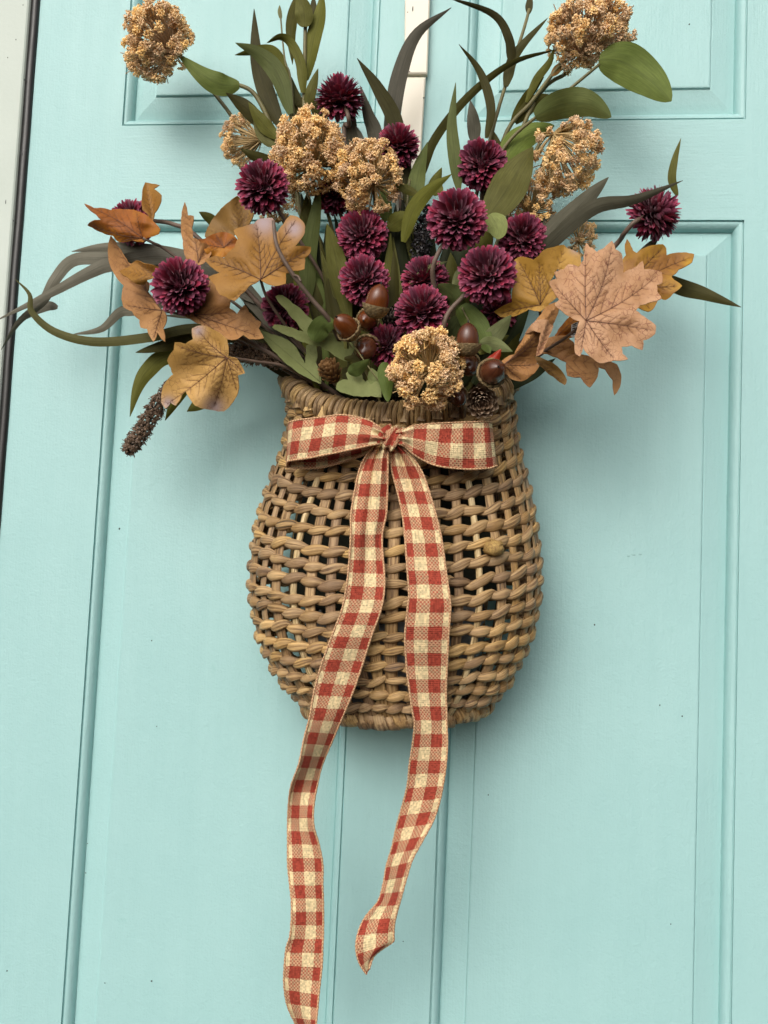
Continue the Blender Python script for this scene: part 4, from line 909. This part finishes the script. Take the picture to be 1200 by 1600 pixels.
    def inside(q):
        x, y = q; cr = (a[:, 1] > y) != (b[:, 1] > y)
        return np.sum(cr & (x < a[:, 0] + (y - a[:, 1]) / np.where(np.abs(b[:, 1] - a[:, 1]) < 1e-9, 1e-9, b[:, 1] - a[:, 1]) * (b[:, 0] - a[:, 0]))) % 2 == 1
    for rib in ribs:
        bg_ = Bag()
        for q, wv in rib:
            q = spline(q, 18); k = 0
            while k < 18 and inside(q[k]): k += 1
            if k < 4: continue
            q = q[:k]; Vv, Fv, uvv = sweep(P(q[:, 0], q[:, 1], dep(q[:, 0], q[:, 1]) + .0009), np.linspace(wv, wv * .35, k) * s * .68, k=5); bg_.add(Vv, Fv, uvv)
        if bg_.V: Vv, Fv, U = bg_.get(); part('vein', Vv, Fv, VEIN if second else VEIN_S, o, U)
    if stem: tube('leaf_stalk', stem, .0013, STEM_B, o, 16, .0017)
    return o
def zz_(pts, ox, oy, k): return [(ox + x / k, oy + y / k) for x, y in pts]
A8 = lambda p: zz_(p, 760, 300, 2.727); A5 = lambda p: zz_(p, 0, 300, 3); A6 = lambda p: zz_(p, 300, 300, 3)
G = 'autumn maple leaves'
lobed('maple_leaf', 'big pinkish tan maple leaf facing front at right', 'leaf', A8([(425, 215), (440, 235), (470, 256), (500, 240), (535, 208), (550, 245), (575, 262), (580, 300), (582, 345), (618, 330), (640, 318), (664, 294), (672, 330), (710, 332), (747, 342), (749, 388), (726, 397), (728, 425), (746, 455), (700, 470), (655, 482), (636, 505), (660, 525), (690, 545), (722, 570), (718, 605), (692, 625), (668, 632), (665, 674), (620, 655), (575, 660), (580, 690), (603, 713), (545, 718), (482, 729), (455, 710), (430, 690), (412, 665), (398, 702), (380, 692), (376, 640), (385, 590), (396, 552), (350, 530), (318, 505), (290, 480), (310, 460), (290, 430), (266, 383), (300, 370), (290, 342), (330, 330), (350, 308), (395, 320), (415, 290), (420, 250)]),
 A8([(425, 548)])[0], A8([(535, 225), (735, 350), (712, 590), (290, 395), (545, 712), (400, 690), (425, 235)]), .185, MP['pink'], G, (-.10, .15), -.10, (), A8([(425, 548), (330, 600), (150, 700)]) and [(916, 501, .18), (880, 530, .15), (800, 580, .10), (740, 620, .07)])
lobed('maple_leaf', 'golden maple leaf behind the big pinkish one, beside a mum', 'leaf', A8([(120, 290), (145, 275), (200, 290), (225, 270), (240, 250), (285, 235), (330, 225), (345, 240), (395, 262), (405, 310), (380, 325), (300, 330), (270, 380), (310, 440), (275, 470), (230, 510), (180, 500), (120, 530), (60, 533), (33, 510), (110, 470), (115, 400), (125, 340)]),
 A8([(230, 480)])[0], A8([(330, 235), (135, 290), (55, 518), (225, 300)]), .150, MP['amber'], G, (.25, -.15), -.05, ((900, 387, 9),), [(844, 476, .145), (838, 520, .12), (780, 600, .08)])
lobed('maple_leaf', 'brown and yellow maple leaf behind the right edge of the big pinkish one', 'leaf', A8([(590, 235), (599, 200), (625, 250), (640, 260), (680, 235), (750, 222), (766, 240), (767, 270), (820, 258), (885, 266), (876, 300), (820, 330), (788, 362), (800, 375), (834, 400), (800, 430), (765, 460), (733, 450), (710, 500), (690, 511), (650, 495), (600, 470), (560, 400), (572, 340), (575, 300), (595, 270)]),
 A8([(610, 400)])[0], A8([(870, 278), (820, 400), (750, 240), (700, 500)]), .110, MP['mustard'], G, (-.1, .1), 0, (), [(984, 447, .11), (920, 500, .09), (780, 600, .06)])
lobed('maple_leaf', 'curled tan maple leaf hanging over the right side of the basket mouth', 'leaf', A8([(295, 470), (312, 490), (300, 530), (272, 580), (262, 612), (240, 650), (225, 680), (204, 700), (215, 728), (226, 742), (182, 790), (150, 806), (110, 800), (80, 770), (60, 725), (120, 690), (150, 640), (190, 580), (212, 548), (235, 520), (255, 490)]),
 A8([(75, 735)])[0], A8([(300, 490), (215, 735), (250, 600), (150, 800)]), .165, MP['tan'], G, (.3, .2), 0, (), [(790, 570, .16), (760, 590, .12), (720, 630, .08)], wav=.007, fold=(790, 570, 868, 480, .9))
lobed('maple_leaf', 'small curled pale leaf edge rolled in front of the curled tan one', 'leaf', A8([(215, 545), (262, 545), (285, 570), (265, 620), (250, 650), (235, 690), (212, 700), (225, 640), (232, 600), (200, 590), (165, 605), (185, 575)]),
 A8([(215, 700)])[0], A8([(265, 550), (180, 590)]), .178, MP['pink'], G, (.2, 0), 0, (), None, wav=.006, fold=(838, 556, 855, 500, 1.0))
lobed('maple_leaf', 'tan maple leaf with drooping points below the big pinkish one', 'leaf', A8([(255, 625), (330, 612), (372, 640), (378, 690), (440, 700), (475, 715), (522, 722), (556, 735), (575, 790), (569, 832), (545, 866), (538, 800), (506, 756), (478, 746), (474, 786), (440, 833), (400, 790), (345, 783), (340, 725), (300, 705), (260, 690), (215, 680)]),
 A8([(225, 690)])[0], A8([(550, 855), (440, 825), (360, 630), (540, 740)]), .135, MP['tan'], G, (.05, .15), 0, (), [(842, 553, .13), (800, 580, .1), (740, 620, .07)], wav=.007)
lobed('maple_leaf', 'narrow brown twisted leaf lobe pointing down, right of the basket mouth', 'leaf', A8([(205, 700), (260, 718), (312, 752), (343, 800), (334, 823), (292, 793), (240, 750), (214, 725)]),
 A8([(207, 710)])[0], A8([(336, 815)]), .140, MP['umber'], G, (.2, .2), 0, (), None, fold=(836, 560, 882, 600, 1.2))
lobed('maple_leaf', 'orange scrap of leaf in the gap left of the big pinkish leaf', 'leaf', A8([(330, 560), (372, 520), (398, 560), (390, 610), (340, 625), (290, 622), (300, 600)]), A8([(300, 615)])[0], A8([(380, 540)]), .125, MP['orange'], G, (.1, .1), 0, (), None)
# left side
lobed('maple_leaf', 'orange brown maple leaf folded over a mum at far left', 'leaf', A5([(395, 55), (440, 76), (520, 86), (580, 82), (640, 88), (692, 112), (722, 142), (752, 176), (745, 197), (690, 215), (672, 235), (620, 226), (560, 236), (530, 205), (480, 190), (432, 166), (410, 155), (430, 137), (472, 130), (450, 105), (412, 76)]),
 A5([(668, 215)])[0], A5([(405, 65), (425, 155), (640, 95), (560, 230)]), .135, MP['orange'], G, (.15, .3), 0, (), [(223, 372, .135), (240, 380, .13), (270, 398, .12), (400, 500, .1), (540, 610, .07)], fold=(132, 335, 250, 352, .6))
lobed('maple_leaf', 'upright amber leaf lobe above the orange brown folded leaf', 'leaf', zz_([(680, 855), (715, 862), (748, 868), (722, 885), (757, 915), (750, 960), (725, 1000), (715, 1038), (690, 1003), (668, 985), (666, 920)], 0, 0, 3),
 (240, 344), [(230, 292)], .105, MP['gold'], G, (.1, -.1), 0, (), None)
lobed('maple_leaf', 'long tan maple leaf seen edge on, left of the far left mum', 'leaf', A5([(520, 205), (550, 250), (580, 295), (600, 330), (640, 350), (662, 400), (702, 430), (692, 470), (722, 500), (752, 545), (778, 570), (782, 600), (766, 640), (775, 703), (758, 690), (740, 658), (720, 702), (700, 672), (690, 642), (660, 636), (655, 600), (620, 560), (580, 540), (570, 490), (580, 440), (540, 390), (510, 320), (512, 230)]),
 A5([(760, 555)])[0], A5([(525, 225), (590, 530), (720, 690), (600, 345)]), .130, MP['tan'], G, (.25, .1), 0, (), [(253, 485, .135), (300, 496, .13), (360, 525, .12), (480, 600, .08)], wav=.006, fold=(253, 485, 175, 375, .5))
lobed('maple_leaf', 'small golden leaf lobe touching the left side of the far left mum', 'leaf', A5([(560, 372), (600, 355), (640, 320), (680, 336), (742, 350), (742, 382), (722, 402), (692, 412), (680, 432), (640, 430), (600, 402)]), A5([(745, 395)])[0], A5([(570, 372), (645, 330)]), .148, MP['gold'], G, (.1, 0), 0, (), None)
lobed('maple_leaf', 'yellow tan maple leaf hanging lowest at left with purplish tips', 'leaf', A5([(905, 690), (900, 640), (950, 625), (1010, 650), (1065, 690), (1070, 770), (1110, 780), (1149, 850), (1115, 860), (1118, 930), (1095, 982), (1050, 1028), (985, 1021), (915, 1002), (872, 935), (855, 950), (825, 1002), (800, 987), (776, 1016), (757, 987), (768, 905), (812, 855), (802, 825), (784, 790), (815, 740), (820, 705), (870, 712)]),
 A5([(1062, 775)])[0], A5([(830, 720), (775, 1000), (1000, 1015), (1110, 935), (930, 650), (1140, 850)]), .150, MP['yellow'], G, (.1, -.35), -.06, ((263, 630, 11), (335, 636, 16), (310, 517, 10)), [(354, 558, .15), (400, 565, .13), (450, 575, .11), (520, 620, .07)])
lobed('maple_leaf', 'large golden brown maple leaf at left of the centre with grey purple upper tips', 'leaf', A6([(195, 180), (240, 165), (290, 150), (310, 130), (380, 123), (390, 170), (400, 190), (430, 150), (460, 110), (500, 120), (527, 150), (529, 190), (500, 235), (482, 255), (557, 257), (552, 290), (530, 310), (527, 362), (480, 370), (440, 382), (440, 430), (400, 441), (350, 430), (320, 412), (270, 440), (230, 480), (200, 511), (160, 492), (130, 480), (110, 440), (78, 400), (130, 380), (58, 320), (110, 300), (150, 310), (200, 260), (215, 220)]),
 A6([(322, 410)])[0], A6([(300, 145), (490, 125), (548, 268), (75, 318), (195, 500)]), .165, MP['gold'], G, (0, .25), -.08, ((412, 347, 20), (460, 358, 13)), [(407, 437, .165), (420, 470, .15), (470, 540, .11), (540, 620, .07)], vw=1.5)
lobed('maple_leaf', 'pinkish tan maple leaf under the golden brown one, right of the far left mum', 'leaf', A6([(20, 420), (100, 418), (150, 460), (180, 500), (177, 545), (212, 572), (246, 529), (266, 560), (300, 600), (324, 610), (312, 640), (337, 686), (270, 691), (240, 670), (210, 692), (150, 690), (100, 650), (40, 620), (0, 600), (-60, 560), (-20, 500)]),
 A6([(10, 575)])[0], A6([(255, 550), (325, 680), (150, 680), (90, 430)]), .138, MP['tan'], G, (.05, .15), 0, (), [(300, 492, .135), (350, 520, .12), (440, 570, .1)], wav=.006)
lobed('maple_leaf', 'olive brown maple leaf behind the left upper mum', 'leaf', zz_([(60, 1110), (78, 1060), (128, 990), (175, 945), (212, 918), (245, 960), (290, 1000), (270, 1050), (230, 1070), (190, 1112), (150, 1100), (100, 1120)], 300, 0, 3), (375, 372), [(371, 310), (326, 360), (390, 330)], .100, MP['umber'], G, (.1, 0), 0, (), None)
lobed('maple_leaf', 'bright orange leaf edge above the large golden brown maple leaf', 'leaf', A6([(-10, 238), (60, 220), (110, 195), (150, 189), (190, 200), (214, 225), (212, 248), (190, 290), (120, 310), (80, 302), (55, 268)]), A6([(150, 260)])[0], A6([(110, 198), (20, 236), (200, 215)]), .128, MP['orange'], G, (0, .3), 0, (), None)
lobed('maple_leaf', 'pinkish brown leaf with a tall thin point, left of the orange leaf edge', 'leaf', A5([(850, 150), (866, 48), (880, 110), (907, 112), (900, 170), (905, 212), (942, 237), (978, 250), (992, 290), (955, 335), (900, 352), (868, 300), (858, 230)]), A5([(930, 330)])[0], A5([(867, 60), (970, 258)]), .140, MP['tan'], G, (.1, .1), 0, (), None, fold=(290, 320, 305, 410, .5))
# sage oak leaves
GO = 'sage green oak leaves'
lobed('oak_leaf', 'sage oak leaf with long rounded fingers left of the acorns', 'leaf', A6([(390, 490), (404, 482), (425, 484), (470, 520), (540, 580), (585, 625), (640, 660), (700, 668), (722, 690), (708, 700), (712, 735), (735, 735), (738, 700), (766, 728), (745, 765), (738, 795), (700, 785), (640, 745), (600, 722), (540, 710), (470, 680), (400, 650), (376, 635), (384, 622), (440, 630), (500, 650), (525, 655), (490, 610), (440, 550)]),
 A6([(735, 795)])[0], A6([(480, 560), (400, 632)]), .138, SAGE, GO, (-.3, -.2), 0, (), None, second=False, vw=.9, wav=.002)
lobed('oak_leaf', 'sage oak leaf lying along the left rim under the fingered one', 'leaf', A6([(305, 648), (340, 655), (372, 668), (430, 685), (480, 720), (510, 770), (530, 806), (536, 760), (535, 720), (552, 712), (580, 716), (588, 760), (582, 800), (602, 862), (605, 900), (540, 870), (470, 825), (400, 762), (350, 705)]),
 A6([(600, 890)])[0], A6([(330, 660), (560, 725)]), .118, SAGE, GO, (-.2, .3), 0, (), None, second=False, vw=.9, wav=.002)
lobed('oak_leaf', 'sage oak leaf standing on the front rim left of the front seed head', 'leaf', A6([(676, 925), (682, 895), (705, 880), (732, 880), (722, 850), (735, 838), (790, 836), (800, 875), (812, 890), (825, 880), (845, 878), (880, 900), (888, 962), (840, 957), (785, 958), (720, 945)]),
 A6([(800, 990)])[0], A6([(765, 850), (690, 910), (880, 920)]), .140, SAGE, GO, (.1, .2), 0, (), None, second=False, vw=.9, wav=.002)

# ---- acorns
nutp = np.array([(1e-4, -.35), (.80, -.30), (.96, 0), (1.0, .35), (.96, .75), (.82, 1.1), (.58, 1.38), (.30, 1.55), (.12, 1.62), (1e-4, 1.63)]); nutp[:, 1] *= np.where(nutp[:, 1] > 0, 1.28, 1); nutp = spline(nutp, 26); nutp[:, 0] = np.maximum(nutp[:, 0], 1e-4)
cupo = [(1e-4, -.86), (.30, -.84), (.62, -.72), (.90, -.45), (1.10, -.12), (1.19, .14), (1.15, .24), (1.03, .22), (.95, .05), (.8, -.2)]
def acorn(cx, cy, r, d, dirv, label, nut=NUT_R):
    s = mpp(d) * r; ax = pdir(*dirv); c = P(cx, cy, d) - ax * s * .75; B = basis(ax)
    o = thing('acorn', label, 'acorn', c, 'glossy acorns in the basket mouth')
    V, Fc, uv = lathe(nutp, 28); part('nut', (V * s) @ B.T + c, Fc, nut, o, uv)
    V, Fc, uv = lathe([(1e-4, 2.05), (.10, 2.05), (.085, 2.15), (.04, 2.30), (1e-4, 2.34)], 8); part('nut_tip', (V * s) @ B.T + c, Fc, BLACK, o, uv)
    pr = spline(cupo, 26); pr[:, 0] = np.maximum(pr[:, 0], 1e-4); V, Fc, uv = lathe(pr, 56); ii, jj = np.divmod(np.arange(len(V)), 56)
    bmp = 1 + .055 * np.cos(ii * np.pi) * np.cos(jj * 2 * np.pi / 56 * 14 + (ii // 2) * 1.6) * (pr[ii, 0] > .1) + rng.normal(0, .018, len(V)); V = V * bmp[:, None]
    part('acorn_cap', (V * s) @ B.T + c, Fc, CUP, o, uv); return o
acorn(590, 468, 18.5, .165, (.22, -.95, .30), 'upright red brown acorn with rough cup below it, highest of all')
acorn(539, 509, 18, .158, (-.45, -.35, .85), 'red brown acorn tilted to the left with its cup on the right side')
acorn(573, 500, 16, .128, (-.1, .3, .9), 'shaded acorn in the gap between the two highest acorns')
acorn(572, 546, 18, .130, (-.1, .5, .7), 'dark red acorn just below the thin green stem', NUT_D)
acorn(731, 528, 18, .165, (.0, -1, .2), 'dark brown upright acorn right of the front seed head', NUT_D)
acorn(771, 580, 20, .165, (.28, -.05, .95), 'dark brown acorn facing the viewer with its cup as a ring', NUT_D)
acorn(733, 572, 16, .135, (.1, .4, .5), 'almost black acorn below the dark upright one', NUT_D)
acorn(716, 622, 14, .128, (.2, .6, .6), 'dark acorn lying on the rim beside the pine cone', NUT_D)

# ---- pine cones
def scale_mesh(name, mat, w=.55):
    V, uv = [], []
    for i, t in enumerate((0, .4, .8, 1.0)):
        for j in range(5):
            s = j / 2 - 1; ww = w * (.25, .62, 1.0, .62)[i] * .5; V.append((s * ww, -.10 * (1 - s * s) + .20 * t * t, t - .08 * abs(s) * (i == 3))); uv.append((j / 4, t))
    return mkmesh(name, V, grid_faces(4, 5), mat, np.array(uv))
def cone(cx, cy, r, d, dirv, label, mat, nsc=64, L=1.5):
    s = mpp(d) * r; ax = pdir(*dirv); B = basis(ax); c = P(cx, cy, d)
    o = thing('pine_cone', label, 'pine cone', c, 'small cones at the basket mouth'); me = scale_mesh('scale', mat)
    V, Fc, uv = lathe([(1e-4, -L * .5), (.3, -L * .4), (.38, 0), (.25, L * .35), (1e-4, L * .5)], 10); part('cone_core', (V * s) @ B.T + c, Fc, mat, o, uv * 0)
    for i in range(nsc):
        t = (i + .5) / nsc; h = (t - .5) * L; rad = (math.sin(math.pi * (0.12 + .80 * t)) ** .7); a = i * 2.39996 + random.gauss(0, .07)
        n = B @ np.array([math.cos(a), math.sin(a), 0]); z = unit(n * (1 - .55 * t) + ax * (.25 + .95 * t)); x = unit(np.cross(ax, n)); y = np.cross(z, x); k = s * .78 * rad * random.uniform(.9, 1.1)
        inst('scale', me, o, c + ax * h * s * .8 + n * s * .25 * rad, np.stack([x, y, z], 1), (k, k, k))
    return o
cone(752, 626, 33, .140, (.1, .35, .9), 'open brown pine cone with pale scale tips on the right front rim', CONE, 56, 1.3)
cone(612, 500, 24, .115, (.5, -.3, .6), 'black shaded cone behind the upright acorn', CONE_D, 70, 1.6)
cone(518, 583, 25, .130, (-.5, -.7, .6), 'tan hop like cone on the left rim beside the oak leaf', CONE_T, 60, 1.5)

# ---- seed spikes
def spike(path, rpx, label, mat, n=420):
    q = spline(path, 60); C_ = P(q[:, 0], q[:, 1], q[:, 2]); o = thing('seed_spike', label, 'seed spike', C_[0], 'millet like seed spikes'); s = mpp(q[0, 2]) * rpx
    tube('stem', path, s * .3, STEM_D, o, 20); b = Bag(); oc = np.array([(1, 0, 0), (-1, 0, 0), (0, 1, 0), (0, -1, 0), (0, 0, 1), (0, 0, -1)], float)
    of = [(0, 2, 4), (2, 1, 4), (1, 3, 4), (3, 0, 4), (2, 0, 5), (1, 2, 5), (3, 1, 5), (0, 3, 5)]; T, N, Bn = frames(C_)
    for i in range(n):
        t = random.random(); k = min(59, int(t * 60)); a = random.uniform(0, 6.283); ring = 1 + .16 * math.sin(t * 55)
        dr = N[k] * math.cos(a) + Bn[k] * math.sin(a); tap = 1 - .35 * abs(2 * t - 1) ** 3
        M = np.linalg.qr(rng.normal(0, 1, (3, 3)))[0]; b.add((oc * s * random.uniform(.14, .24)) @ M.T + C_[k] + dr * s * ring * tap * random.uniform(.6, 1.0), of)
        if random.random() < .35:
            e = C_[k] + dr * s * ring * tap; V, Fc, uv = sweep(np.array([e, e + (dr * .22 + T[k] * .12 + rng.normal(0, .08, 3)) * s]), s * .05, k=3, cap=False); b.add(V, Fc, uv)
    V, Fc, U = b.get(); part('seeds', V, Fc, mat, o, U, smooth=False, stuff=True); return o
spike([(268, 600, .095), (250, 628, .095), (230, 660, .09), (212, 688, .085), (199, 706, .08)], 14, 'brown seed spike pointing down left below the yellow tan maple leaf', SEED, 1000)
spike([(450, 566, .10), (420, 555, .105), (385, 552, .105), (355, 550, .10)], 16, 'dark brown seed spike lying left of the basket rim', SEED, 900)
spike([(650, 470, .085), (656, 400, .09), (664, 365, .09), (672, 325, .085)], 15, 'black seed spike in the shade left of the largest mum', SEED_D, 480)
# loose bits
tw = thing('bare_twig', 'thin purplish brown twig crossing in front of the golden brown maple leaf', 'twig', P(470, 450, .15)); tube('stem', [(427, 345, .172), (433, 385, .175), (455, 425, .17), (485, 465, .16), (513, 498, .15), (530, 530, .13)], .0017, STEM_B, tw, 34, .0024); tube('side_shoot', [(459, 430, .17), (466, 432, .175), (470, 440, .178)], .0010, STEM_B, tw, 6)
tg = thing('price_tag', 'tiny white barcode tag half hidden beside the big pinkish maple leaf', 'tag', P(896, 514, .150))
q = [P(893, 507, .150), P(903, 503, .150), P(900, 527, .150), P(892, 526, .150)]; part('tag_paper', q, [(0, 3, 2, 1)], PAPER, tg, smooth=False, thick=.0004)
for k in range(6):
    t0, t1 = (k + .25) / 6.5, (k + .25 + (.3 if k % 2 else .55)) / 6.5; f = lambda u, v: (np.array(q[0]) * (1 - u) + np.array(q[3]) * u) * (1 - v) + (np.array(q[1]) * (1 - u) + np.array(q[2]) * u) * v + np.array([0, -.0006, 0])
    part('barcode_bar', [f(t0, .15), f(t0, .85), f(t1, .85), f(t1, .15)], [(0, 1, 2, 3)][:1], BLACK, tg, smooth=False)
rt = thing('red_berry_pod', 'dull red pod beside the acorn that faces the viewer', 'berry pod', P(775, 562, .15)); blade([(757, 572), (770, 562), (783, 546)], 15, RED, rt, 'lance', .2, .5, (.15, .155), name='pod', thick=.002)
